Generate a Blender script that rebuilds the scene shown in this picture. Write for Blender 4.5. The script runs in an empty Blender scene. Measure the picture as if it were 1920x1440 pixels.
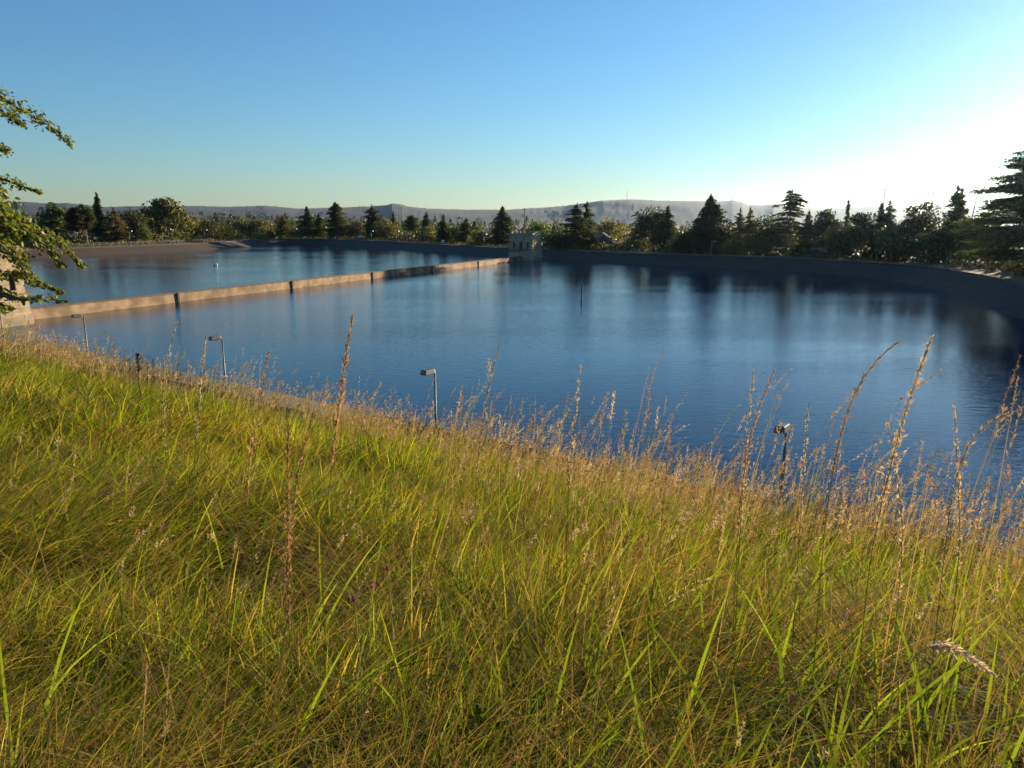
import bpy, math, random
import numpy as np
R = math.radians
random.seed(7)
rng = np.random.default_rng(11)
S = bpy.context.scene
COL = S.collection

# ------------------------------------------------------------------ camera
F, CX, CY, PITCH, EYE = 1400.0, 960.0, 720.0, R(12.17), 10.8
cam_d = bpy.data.cameras.new('camera')
cam_d.sensor_width = 36; cam_d.lens = 36 * F / 1920
cam_d.clip_start = 0.05; cam_d.clip_end = 30000
cam = bpy.data.objects.new('camera', cam_d); COL.objects.link(cam)
cam.location = (0, 0, EYE); cam.rotation_euler = (R(90) - PITCH, 0, 0)
S.camera = cam

# ------------------------------------------------------------------ light
SUN_AZ, SUN_EL = R(44), R(7.4)
w = bpy.data.worlds.new('World'); S.world = w; w.use_nodes = True
nt = w.node_tree; bg = nt.nodes['Background']
sky = nt.nodes.new('ShaderNodeTexSky'); sky.sky_type = 'NISHITA'
sky.sun_disc = False; sky.sun_elevation = SUN_EL; sky.sun_rotation = SUN_AZ
sky.altitude = 100; sky.air_density = 1.1; sky.dust_density = .06; sky.ozone_density = 4.6
nt.links.new(sky.outputs[0], bg.inputs[0]); bg.inputs[1].default_value = 0.081
sun_d = bpy.data.lights.new('sun', 'SUN'); sun_d.energy = 5.0; sun_d.angle = R(0.53); sun_d.color = (1.0, 0.82, 0.56)
sun = bpy.data.objects.new('sun', sun_d); COL.objects.link(sun)
sun.rotation_euler = (R(90) - SUN_EL, 0, -SUN_AZ + math.pi)
sun.location = (200, 220, 90)
S.view_settings.view_transform = 'Standard'; S.view_settings.look = 'None'
S.view_settings.exposure = 1.45; S.view_settings.gamma = 1.0; S.view_settings.use_curve_mapping = False
S.cycles.max_bounces = 6; S.cycles.diffuse_bounces = 3; S.cycles.glossy_bounces = 3
S.cycles.transmission_bounces = 4; S.cycles.transparent_max_bounces = 6; S.cycles.volume_bounces = 0
S.cycles.sample_clamp_indirect = 6.0
S.cycles.use_denoising = True

# ------------------------------------------------------------------ projection helpers
CP, SP = math.cos(PITCH), math.sin(PITCH)
def ray(px, py):
    u, v = (px - CX) / F, (CY - py) / F
    return np.array((u, CP + v * SP, -SP + v * CP))
def at_depth(px, py, D):                       # point whose distance along the lens axis is D
    return np.array((0, 0, EYE)) + ray(px, py) * D
def z_at(Y, py):
    v = (CY - py) / F
    return EYE + Y * (v * CP - SP) / (CP + v * SP)
def axis_depth(x, y, z): return y * CP - (z - EYE) * SP

# ------------------------------------------------------------------ object helpers
def tag(o, label=None, cat=None, group=None, kind=None):
    if label: o['label'] = label
    if cat: o['category'] = cat
    if group: o['group'] = group
    if kind: o['kind'] = kind
    return o
def thing(name, label, cat, loc=(0, 0, 0), rz=0.0, group=None):
    o = bpy.data.objects.new(name, None); COL.objects.link(o)
    o.location = tuple(float(c) for c in loc); o.rotation_euler = (0, 0, rz)
    return tag(o, label, cat, group)
def link_mesh(name, me, mat, parent=None):
    o = bpy.data.objects.new(name, me); COL.objects.link(o)
    if mat: me.materials.append(mat)
    if parent is not None: o.parent = parent
    return o
def np_mesh(name, V, Q, mat, parent=None, tint=None, smooth=False):
    """V (n,3), Q (m,k) faces with k corners each"""
    V = np.ascontiguousarray(V, dtype=np.float32); Q = np.ascontiguousarray(Q, dtype=np.int32)
    k = Q.shape[1]; me = bpy.data.meshes.new(name)
    me.vertices.add(len(V)); me.vertices.foreach_set('co', V.ravel())
    me.loops.add(Q.size); me.loops.foreach_set('vertex_index', Q.ravel())
    me.polygons.add(len(Q))
    me.polygons.foreach_set('loop_start', np.arange(0, Q.size, k, dtype=np.int32))
    me.polygons.foreach_set('loop_total', np.full(len(Q), k, dtype=np.int32))
    if tint is not None:
        a = me.color_attributes.new('tint', 'FLOAT_COLOR', 'POINT')
        c = np.ones((len(V), 4), dtype=np.float32); c[:, :3] = tint
        a.data.foreach_set('color', c.ravel())
    me.update(calc_edges=True)
    if smooth: me.polygons.foreach_set('use_smooth', np.ones(len(Q), dtype=bool))
    return link_mesh(name, me, mat, parent)
class MB:
    def __init__(s): s.v, s.f = [], []
    def box(s, x0, x1, y0, y1, z0, z1, tx=0.0, ty=0.0):
        """box whose top is drawn in by tx, ty on each side"""
        n = len(s.v)
        s.v += [(x0, y0, z0), (x1, y0, z0), (x1, y1, z0), (x0, y1, z0),
                (x0 + tx, y0 + ty, z1), (x1 - tx, y0 + ty, z1), (x1 - tx, y1 - ty, z1), (x0 + tx, y1 - ty, z1)]
        s.f += [tuple(n + i for i in q) for q in ((3, 2, 1, 0), (4, 5, 6, 7), (0, 1, 5, 4), (1, 2, 6, 5), (2, 3, 7, 6), (3, 0, 4, 7))]
        return s
    def tube(s, pts, rad, n=8, cap=True):
        pts = [np.array(p, float) for p in pts]
        if not hasattr(rad, '__len__'): rad = [rad] * len(pts)
        b = len(s.v); ref = np.array((0.31, 0.87, 0.11))
        for i, p in enumerate(pts):
            d = pts[min(i + 1, len(pts) - 1)] - pts[max(i - 1, 0)]; d /= (np.linalg.norm(d) + 1e-9)
            r_ = ref if abs(d @ ref) < .9 else np.array((1., 0, 0))
            a = np.cross(d, r_); a /= np.linalg.norm(a); c = np.cross(d, a)
            for k in range(n):
                t = 2 * math.pi * k / n
                s.v.append(tuple(p + rad[i] * (math.cos(t) * a + math.sin(t) * c)))
        for i in range(len(pts) - 1):
            for k in range(n):
                k2 = (k + 1) % n
                s.f.append((b + i * n + k, b + i * n + k2, b + (i + 1) * n + k2, b + (i + 1) * n + k))
        if cap:
            s.f.append(tuple(b + k for k in range(n))[::-1]); e = b + (len(pts) - 1) * n
            s.f.append(tuple(e + k for k in range(n)))
        return s
    def poly(s, pts):
        n = len(s.v); s.v += [tuple(p) for p in pts]; s.f.append(tuple(range(n, n + len(pts)))); return s
    def prism(s, prof, axis0, axis1):
        """profile [(x,z)] extruded along y from axis0 to axis1"""
        n = len(s.v); k = len(prof)
        s.v += [(x, axis0, z) for x, z in prof] + [(x, axis1, z) for x, z in prof]
        s.f.append(tuple(range(n, n + k))); s.f.append(tuple(range(n + 2 * k - 1, n + k - 1, -1)))
        for i in range(k):
            j = (i + 1) % k; s.f.append((n + i, n + k + i, n + k + j, n + j))
        return s
    def build(s, name, mat, parent=None, smooth=False, bevel=0.0):
        me = bpy.data.meshes.new(name); me.from_pydata(s.v, [], s.f); me.update()
        if smooth: me.polygons.foreach_set('use_smooth', [True] * len(me.polygons))
        o = link_mesh(name, me, mat, parent)
        if bevel:
            m = o.modifiers.new('bevel', 'BEVEL'); m.width = bevel; m.segments = 2; m.limit_method = 'ANGLE'
        return o

# ------------------------------------------------------------------ materials
def new_mat(name):
    m = bpy.data.materials.new(name); m.use_nodes = True; t = m.node_tree
    return m, t, t.nodes['Principled BSDF']
def flat(name, c, rough=.7, metal=0.0):
    m, t, b = new_mat(name); b.inputs['Base Color'].default_value = (*c, 1)
    b.inputs['Roughness'].default_value = rough; b.inputs['Metallic'].default_value = metal
    return m
def noisy(name, c0, c1, scale=1.0, rough=.85, c2=None, scale2=.1, bump=0.0, stretch=(1, 1, 1), detail=6):
    m, t, b = new_mat(name); N, L = t.nodes, t.links
    tc = N.new('ShaderNodeTexCoord'); mp = N.new('ShaderNodeMapping'); mp.inputs['Scale'].default_value = stretch
    L.new(tc.outputs['Object'], mp.inputs[0])
    n1 = N.new('ShaderNodeTexNoise'); n1.inputs['Scale'].default_value = scale; n1.inputs['Detail'].default_value = detail
    L.new(mp.outputs[0], n1.inputs['Vector'])
    r1 = N.new('ShaderNodeValToRGB'); r1.color_ramp.elements[0].position = .35; r1.color_ramp.elements[1].position = .68
    r1.color_ramp.elements[0].color = (*c0, 1); r1.color_ramp.elements[1].color = (*c1, 1)
    L.new(n1.outputs[0], r1.inputs[0]); out = r1.outputs[0]
    if c2 is not None:
        n2 = N.new('ShaderNodeTexNoise'); n2.inputs['Scale'].default_value = scale2; n2.inputs['Detail'].default_value = 4
        L.new(mp.outputs[0], n2.inputs['Vector'])
        r2 = N.new('ShaderNodeValToRGB'); r2.color_ramp.elements[0].position = .45; r2.color_ramp.elements[1].position = .62
        L.new(n2.outputs[0], r2.inputs[0])
        mx = N.new('ShaderNodeMix'); mx.data_type = 'RGBA'
        L.new(r2.outputs[0], mx.inputs['Factor']); L.new(out, mx.inputs['A']); mx.inputs['B'].default_value = (*c2, 1)
        out = mx.outputs['Result']
    L.new(out, b.inputs['Base Color']); b.inputs['Roughness'].default_value = rough
    if bump:
        bp = N.new('ShaderNodeBump'); bp.inputs['Strength'].default_value = bump; bp.inputs['Distance'].default_value = .05
        L.new(n1.outputs[0], bp.inputs['Height']); L.new(bp.outputs[0], b.inputs['Normal'])
    return m
def leafy(name, trans=.4, rough=.55, spec=.25, tmul=(1.2, 1.15, .55)):
    """foliage: the mesh's own tint, thin enough for light to come through"""
    m, t, b = new_mat(name); N, L = t.nodes, t.links
    at = N.new('ShaderNodeAttribute'); at.attribute_name = 'tint'
    L.new(at.outputs['Color'], b.inputs['Base Color']); b.inputs['Roughness'].default_value = rough
    b.inputs['Specular IOR Level'].default_value = spec
    tr = N.new('ShaderNodeBsdfTranslucent')
    ml = N.new('ShaderNodeMix'); ml.data_type = 'RGBA'; ml.blend_type = 'MULTIPLY'; ml.inputs['Factor'].default_value = 1
    L.new(at.outputs['Color'], ml.inputs['A']); ml.inputs['B'].default_value = (*tmul, 1)
    L.new(ml.outputs['Result'], tr.inputs['Color'])
    mx = N.new('ShaderNodeMixShader'); mx.inputs[0].default_value = trans
    L.new(b.outputs[0], mx.inputs[1]); L.new(tr.outputs[0], mx.inputs[2])
    L.new(mx.outputs[0], N['Material Output'].inputs[0])
    return m
def masonry(name, c0, c1, mortar):
    m, t, b = new_mat(name); N, L = t.nodes, t.links
    tc = N.new('ShaderNodeTexCoord'); sx = N.new('ShaderNodeSeparateXYZ'); L.new(tc.outputs['Object'], sx.inputs[0])
    ad = N.new('ShaderNodeMath'); L.new(sx.outputs[0], ad.inputs[0]); L.new(sx.outputs[1], ad.inputs[1])
    cb = N.new('ShaderNodeCombineXYZ'); L.new(ad.outputs[0], cb.inputs[0]); L.new(sx.outputs[2], cb.inputs[1])
    br = N.new('ShaderNodeTexBrick'); L.new(cb.outputs[0], br.inputs['Vector'])
    br.inputs['Scale'].default_value = 1.0; br.inputs['Brick Width'].default_value = .8; br.inputs['Row Height'].default_value = .36
    br.inputs['Mortar Size'].default_value = .018; br.inputs['Mortar Smooth'].default_value = .3
    br.inputs['Color1'].default_value = (*c0, 1); br.inputs['Color2'].default_value = (*c1, 1); br.inputs['Mortar'].default_value = (*mortar, 1)
    ns = N.new('ShaderNodeTexNoise'); ns.inputs['Scale'].default_value = 1.3; ns.inputs['Detail'].default_value = 8
    L.new(tc.outputs['Object'], ns.inputs['Vector'])
    rp = N.new('ShaderNodeValToRGB'); rp.color_ramp.elements[0].color = (.6, .57, .52, 1); rp.color_ramp.elements[0].position = .3
    rp.color_ramp.elements[1].color = (1.1, 1.08, 1.05, 1); rp.color_ramp.elements[1].position = .65
    L.new(ns.outputs[0], rp.inputs[0])
    mx = N.new('ShaderNodeMix'); mx.data_type = 'RGBA'; mx.blend_type = 'MULTIPLY'; mx.inputs['Factor'].default_value = 1
    L.new(br.outputs['Color'], mx.inputs['A']); L.new(rp.outputs[0], mx.inputs['B']); L.new(mx.outputs['Result'], b.inputs['Base Color'])
    bp = N.new('ShaderNodeBump'); bp.inputs['Strength'].default_value = .5; bp.inputs['Distance'].default_value = .03; bp.invert = True
    L.new(br.outputs['Fac'], bp.inputs['Height']); L.new(bp.outputs[0], b.inputs['Normal'])
    b.inputs['Roughness'].default_value = .9
    return m
M = dict(
    stone=masonry('ashlar_concrete', (.38, .29, .19), (.44, .345, .225), (.26, .20, .13)),
    concrete=noisy('weathered_concrete', (.23, .15, .083), (.38, .26, .155), .9, .9, (.16, .105, .06), .35, .2),
    plinth=noisy('plinth_concrete', (.27, .21, .14), (.40, .32, .22), 1.2, .9, (.20, .165, .10), .5, .2),
    joint=flat('dark_joint', (.035, .03, .028), .9),
    dark=flat('dark_recess', (.02, .02, .022), .5),
    steel=noisy('galvanised_steel', (.10, .10, .098), (.17, .168, .16), 9, .5),
    lens=flat('lamp_lens', (.45, .46, .46), .3),
    iron=flat('dark_iron', (.03, .032, .03), .6),
    wood=noisy('weathered_timber', (.10, .075, .055), (.20, .15, .11), 6, .9, stretch=(1, 1, .1)),
    bark=noisy('bark', (.06, .045, .035), (.15, .115, .085), 5, .95, bump=.4, stretch=(1, 1, .25)),
    palebark=noisy('pale_bark', (.22, .17, .13), (.36, .29, .22), 5, .95, bump=.4, stretch=(1, 1, .25)),
    white=noisy('painted_white', (.62, .60, .56), (.76, .74, .70), 1.5, .7),
    siding=noisy('house_siding', (.22, .19, .18), (.30, .26, .24), 3, .8, stretch=(.1, .1, 6)),
    roof=noisy('roof_shingle', (.10, .09, .085), (.17, .155, .145), 4, .95),
    redroof=noisy('red_roof', (.20, .07, .045), (.30, .11, .07), 4, .95),
    needle=leafy('conifer_foliage', .45, .6, .2),
    leaf=leafy('broadleaf_foliage', .45, .5, .25),
    grass=leafy('grass_blades', .55, .75, .08, (1.3, 1.25, .45)),
    straw=leafy('dry_seed_heads', .35, .8, .08, (1.15, 1.0, .75)),
)

# ------------------------------------------------------------------ shoreline
SN = np.array((.602, .798)); SD = np.array((.798, -.602))        # near shore: normal towards the water, direction
shore = [(38, 7.3), (0, 35.9), (-100, 111.4), (-150, 149.2), (-172, 170), (-162, 192), (-150, 222), (-136, 268), (-124, 312),
         (-122, 345), (-123, 372), (-116, 391), (-100, 388), (-72, 358), (-20, 268), (9, 227), (29, 205), (59, 177), (73, 152), (72, 130), (65, 106), (58, 86), (57, 60), (57, 28), (52, 2), (46, -2)]
def chaikin(P, n):
    P = np.array(P, float)
    for _ in range(n):
        Q = np.roll(P, -1, 0); P = np.stack((.75 * P + .25 * Q, .25 * P + .75 * Q), 1).reshape(-1, 2)
    return P
SH = chaikin(shore, 3)
def resample(P, step):
    Q = np.vstack((P, P[:1])); seg = np.linalg.norm(np.diff(Q, axis=0), axis=1); s = np.concatenate(([0], seg.cumsum()))
    n = int(s[-1] / step); u = np.linspace(0, s[-1], n, endpoint=False)
    return np.stack((np.interp(u, s, Q[:, 0]), np.interp(u, s, Q[:, 1])), 1)
SH = resample(SH, 4.0)
SHT = np.roll(SH, -1, 0) - np.roll(SH, 1, 0); SHT /= np.linalg.norm(SHT, axis=1)[:, None]
SHN = np.stack((-SHT[:, 1], SHT[:, 0]), 1)                       # outward
def sdf(P):
    P = np.atleast_2d(P).astype(float); A = SH; B = np.roll(SH, -1, 0); out = np.empty(len(P))
    for i in range(0, len(P), 4000):
        p = P[i:i + 4000][:, None, :]; ab = (B - A)[None]; ap = p - A[None]
        t = np.clip((ap * ab).sum(2) / (ab * ab).sum(2), 0, 1); dd = np.linalg.norm(ap - t[..., None] * ab, axis=2).min(1)
        yi, yj = A[:, 1][None], B[:, 1][None]; xi, xj = A[:, 0][None], B[:, 0][None]; px, py = p[..., 0], p[..., 1]
        c = ((yi > py) != (yj > py)) & (px < (xj - xi) * (py - yi) / (yj - yi + 1e-12) + xi)
        out[i:i + 4000] = np.where(c.sum(1) % 2 == 1, -dd, dd)
    return out
# lattice value noise
_tab = rng.random((256, 256))
def vnoise(x, y, sc, seed=0):
    x = np.asarray(x) / sc + seed * 17.3; y = np.asarray(y) / sc + seed * 9.1
    xi, yi = np.floor(x).astype(int), np.floor(y).astype(int); fx, fy = x - xi, y - yi
    fx = fx * fx * (3 - 2 * fx); fy = fy * fy * (3 - 2 * fy)
    g = lambda a, b: _tab[a % 256, b % 256]
    return (g(xi, yi) * (1 - fx) + g(xi + 1, yi) * fx) * (1 - fy) + (g(xi, yi + 1) * (1 - fx) + g(xi + 1, yi + 1) * fx) * fy
def bank_k(x, y):                              # the near bank stands lower than the far one
    return .62 + .38 * np.clip((SN[0] * x + SN[1] * y - 45) / 40, 0, 1)
HN = np.array((math.sin(R(31)), math.cos(R(31))))
def hill_z(x, y):
    m = HN[0] * x + HN[1] * y
    z = 9.2 + .031 * np.clip(-np.asarray(x), 0, 30) - .205 * m - .0075 * np.where(m > 0, m, 0) ** 2
    return np.minimum(z, 22) + (vnoise(x, y, 3.1, 1) - .5) * .28 + (vnoise(x, y, 1.0, 2) - .5) * .10
def ground_z(x, y):
    x = np.atleast_1d(np.asarray(x, float)); y = np.atleast_1d(np.asarray(y, float))
    d = sdf(np.stack((x, y), 1)); r = np.hypot(x, y)
    lip = np.where(d < 9.3, np.clip(d * .41 - .75, -3, 2.0), np.clip(2.0 + (d - 9.3) * .8, 2.0, 2.55))
    lip = np.where(lip > 0, lip * bank_k(x, y), lip)
    far = 2.55 - 4.5 * np.clip((d - 24) / 70, 0, 1) + np.where(d > 16, (vnoise(x, y, 14, 3) - .5) * .8, 0)
    z = np.where(d < 12, lip, far)
    s = SN[0] * x + SN[1] * y
    near = (s < 19.2) & (d > 9.0)
    hz = hill_z(x, y)
    z = np.where(near, np.maximum(hz, np.where(s < 18.4, 1.45, lip)), z)
    z = np.where(r > 2500, -2, z)
    return z

# ------------------------------------------------------------------ ground, water, banks, path
rings = np.concatenate((np.geomspace(.4, 60, 95), np.arange(63, 430, 3.0), np.geomspace(440, 9500, 34)))
ang = np.concatenate((np.arange(-60, 60, .45), np.arange(60, 300, 2.0)))
A_, R_ = np.meshgrid(np.radians(ang), rings)
gx, gy = (R_ * np.sin(A_)).ravel(), (R_ * np.cos(A_)).ravel()
gz = ground_z(gx, gy)
na, nr = len(ang), len(rings)
V = np.stack((gx, gy, gz), 1); V = np.vstack((V, [[0, 0, 9.2]]))
i, j = np.meshgrid(np.arange(nr - 1), np.arange(na), indexing='ij'); j2 = (j + 1) % na
Q = np.stack((i * na + j, (i + 1) * na + j, (i + 1) * na + j2, i * na + j2), -1).reshape(-1, 4)[:, ::-1]
Q = np.vstack((Q, [[nr * na, jj, (jj + 1) % na, (jj + 1) % na] for jj in range(0)] if False else np.zeros((0, 4), int)))
gm = noisy('meadow_soil', (.028, .024, .012), (.075, .058, .03), 1.5, .95, (.035, .04, .014), .08, 0)
tag(np_mesh('ground', V[:-1], Q, gm, smooth=True), kind='structure')

def strip(name, prof, mat, sel=None):
    n = len(SH); k = len(prof); V = []
    for d, z in prof:
        q_ = SH + SHN * d; V.append(np.column_stack((q_, z * (bank_k(SH[:, 0], SH[:, 1]) if z > 0 else np.ones(n)))))
    V = np.stack(V, 1).reshape(-1, 3); q = []
    idx = np.arange(n) if sel is None else sel
    for a in idx:
        b = (a + 1) % n
        for c in range(k - 1): q.append((a * k + c, b * k + c, b * k + c + 1, a * k + c + 1))
    Q = np.array(q); used = np.unique(Q); mp = np.full(len(V), -1); mp[used] = np.arange(len(used))
    return tag(np_mesh(name, V[used], mp[Q], mat), kind='structure')
bank_mat = noisy('stained_bank_lining', (.020, .0105, .006), (.034, .019, .011), .22, .9, (.036, .014, .007), .09, .15, stretch=(1, 1, 3))
dark_bank = noisy('dark_asphalt_lining', (.026, .020, .014), (.048, .036, .025), .3, .9, (.034, .032, .016), .07, .15, stretch=(1, 1, 3))
kerb_mat = noisy('mossy_kerb', (.028, .025, .02), (.05, .044, .036), 1.2, .9)
asphalt = noisy('worn_asphalt', (.030, .028, .025), (.052, .048, .042), 1.1, .95)
path_mat = noisy('gravel_path', (.07, .052, .036), (.115, .088, .06), .8, .95)
verge_mat = noisy('dry_verge', (.075, .052, .03), (.14, .10, .055), .7, .95, (.065, .06, .025), .12)
brown_sel = [a for a in range(len(SH)) if SH[a][0] < -96 and SH[a][1] < 392]
dark_sel = [a for a in range(len(SH)) if a not in brown_sel]
strip('bank', [(-5, -2.05), (0, 0), (6.0, 2.42)], bank_mat, brown_sel)
strip('bank', [(-5, -2.05), (0, 0), (6.0, 2.42)], dark_bank, dark_sel)
strip('kerb', [(6.0, 2.42), (6.0, 2.66), (6.35, 2.67), (6.35, 2.60)], kerb_mat)
far_sel = [a for a in range(len(SH)) if (SH[a] @ SN) > 60]
strip('path', [(6.35, 2.602), (9.6, 2.60), (10.2, 2.57)], path_mat, far_sel)
strip('path', [(6.35, 2.602), (9.6, 2.60), (10.2, 2.57)], asphalt, [a for a in range(len(SH)) if a not in far_sel])
strip('verge', [(10.2, 2.585), (12, 2.72), (16, 2.66), (21, 2.5)], verge_mat, far_sel)

def water_material():
    m, t, b = new_mat('reservoir_water'); N, L = t.nodes, t.links
    b.inputs['Base Color'].default_value = (.004, .028, .062, 1); b.inputs['Roughness'].default_value = .06
    b.inputs['IOR'].default_value = 1.333
    tc = N.new('ShaderNodeTexCoord'); H = None
    def layer(sc, stretch, rot, dist, amp):
        mp = N.new('ShaderNodeMapping'); mp.inputs['Scale'].default_value = stretch; mp.inputs['Rotation'].default_value = (0, 0, rot)
        L.new(tc.outputs['Object'], mp.inputs[0])
        n = N.new('ShaderNodeTexNoise'); n.inputs['Scale'].default_value = sc; n.inputs['Detail'].default_value = 3; n.inputs['Distortion'].default_value = dist
        L.new(mp.outputs[0], n.inputs['Vector'])
        k = N.new('ShaderNodeMath'); k.operation = 'MULTIPLY'; k.inputs[1].default_value = amp; L.new(n.outputs[0], k.inputs[0])
        return k.outputs[0]
    a = layer(1.7, (.55, 1.5, 1), R(12), .6, 1.0); c = layer(5.0, (.6, 1.3, 1), R(-14), .4, .5)
    ad = N.new('ShaderNodeMath'); L.new(a, ad.inputs[0]); L.new(c, ad.inputs[1])
    # wind lanes: ruffled and calmer patches
    mp = N.new('ShaderNodeMapping'); mp.inputs['Scale'].default_value = (.5, 1.6, 1); mp.inputs['Rotation'].default_value = (0, 0, R(20)); L.new(tc.outputs['Object'], mp.inputs[0])
    n = N.new('ShaderNodeTexNoise'); n.inputs['Scale'].default_value = .022; n.inputs['Detail'].default_value = 3; L.new(mp.outputs[0], n.inputs['Vector'])
    rp = N.new('ShaderNodeMapRange'); rp.inputs[1].default_value = .35; rp.inputs[2].default_value = .65; rp.inputs[3].default_value = .30; rp.inputs[4].default_value = 1.0
    L.new(n.outputs[0], rp.inputs[0])
    bp = N.new('ShaderNodeBump'); bp.inputs['Distance'].default_value = .036
    L.new(ad.outputs[0], bp.inputs['Height']); L.new(rp.outputs[0], bp.inputs['Strength']); L.new(bp.outputs[0], b.inputs['Normal'])
    return m
wp = SH + SHN * 1.0
wme = bpy.data.meshes.new('water'); wme.from_pydata([(x, y, 0.0) for x, y in wp], [], [tuple(range(len(wp)))[::-1]]); wme.update()
tag(link_mesh('water', wme, water_material()), kind='structure')

# hills
sky_px = [(-900, 372), (-600, 378), (-300, 372), (-120, 380), (0, 383), (50, 381), (90, 384), (130, 383), (200, 390), (330, 388), (430, 390), (500, 388), (560, 393), (640, 391), (700, 389),
          (725, 387), (736, 384), (752, 385), (765, 389), (800, 393), (870, 395), (950, 395), (1020, 391), (1060, 388), (1100, 383), (1130, 379), (1180, 377), (1230, 379),
          (1300, 380), (1340, 381), (1372, 379), (1390, 382), (1402, 387), (1430, 387), (1450, 385), (1480, 389), (1530, 394), (1600, 391), (1645, 387), (1690, 390), (1760, 389), (1850, 386), (1880, 391), (1990, 402), (2200, 396), (2600, 405), (3200, 408)]
sx = np.array([a for a, b in sky_px], float); sy = np.array([b for a, b in sky_px], float)
HD = 5600.0
pxs = np.arange(-900, 3200, 1.3)
az = np.arctan((pxs - CX) / F * CP)
ridge = EYE + (418 - np.interp(pxs, sx, sy)) * HD / F
tn = (vnoise(pxs, pxs * 0, 3.1, 5) - .5) * 15 + (vnoise(pxs, pxs * 0, 9, 6) - .5) * 9 + np.where(rng.random(len(pxs)) > .93, rng.random(len(pxs)) * 9, 0)
us = np.concatenate((np.linspace(0, .96, 17), [.985, 1.0, 1.15, 1.6]))
V = []
for u in us:
    D = 3300 + (HD - 3300) * u
    prof = np.sin(min(u, 1) * math.pi / 2) ** 1.25 if u <= 1 else 1 - .25 * (u - 1)
    z = -4 + (ridge + 4) * prof + ((vnoise(pxs + 900, pxs * 0 + u * 900, 55, 7) - .5) * 9 * math.sin(min(u, 1) * math.pi) if u < 1 else 0)
    z = z + (tn if u == 1.0 else (vnoise(pxs + 900, pxs * 0 + u * 3000, 7, 9) - .5) * (0 if u == 0 else 3)) + (np.abs(tn) * 0 if u != .985 else -3)
    V.append(np.column_stack((D * np.tan(az), np.full(len(az), D), z)))
V = np.array(V); nu, npx = V.shape[:2]
i, j = np.meshgrid(np.arange(nu - 1), np.arange(npx - 1), indexing='ij')
Q = np.stack((i * npx + j, i * npx + j + 1, (i + 1) * npx + j + 1, (i + 1) * npx + j), -1).reshape(-1, 4)
hm = noisy('wooded_hills', (.006, .013, .014), (.008, .016, .016), .006, .95, (.009, .016, .015), .0016)
tag(np_mesh('hills', V.reshape(-1, 3), Q, hm), kind='structure')

# ------------------------------------------------------------------ where a picture column meets the far bank
def far_point(px, setback):
    u = (px - CX) / F; t = np.arange(60, 700, .5); d = np.array((u, 1 / CP))
    P = t[:, None] * d[None]; q = sdf(P); ins = np.where(q < 0)[0]
    k0 = ins[-1] if len(ins) else 0
    k = k0 + np.argmax(q[k0:] >= setback)
    return P[k]

# ------------------------------------------------------------------ dividing wall and gatehouses
W0, W1 = np.array((-55.0, 85.0)), np.array((2.6, 220.4))
WB = (W1 - W0) / np.linalg.norm(W1 - W0); WA = np.array((WB[1], -WB[0])); ROT = math.atan2(WB[1], WB[0]) - math.pi / 2
wall_len = float(np.linalg.norm(W1 - W0))
dw = thing('dividing_wall', 'long low concrete wall dividing the reservoir, running between the two gatehouses', 'wall', (*W0, 0), ROT)
b = MB(); y = -1.2; js = [20.9 + 24.2 * k for k in range(6)]
for yy in js + [wall_len + .6]:
    b.box(-.42, .42, y + .04, yy - .04, -2.2, 1.20, .12, 0); y = yy
b.build('wall_body', M['concrete'], dw)
b = MB(); y = -1.2
for yy in js + [wall_len + .6]:
    b.box(-.40, .40, y + .05, yy - .05, 1.203, 1.36); y = yy
b.build('coping', noisy('dark_coping', (.09, .065, .042), (.17, .125, .08), 2.0, .95), dw, bevel=.03)  # coping darker than the wall body
for yy in js: MB().box(-.50, .50, yy - .16, yy + .16, -2.2, 1.33).build('joint', M['joint'], dw)

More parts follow.
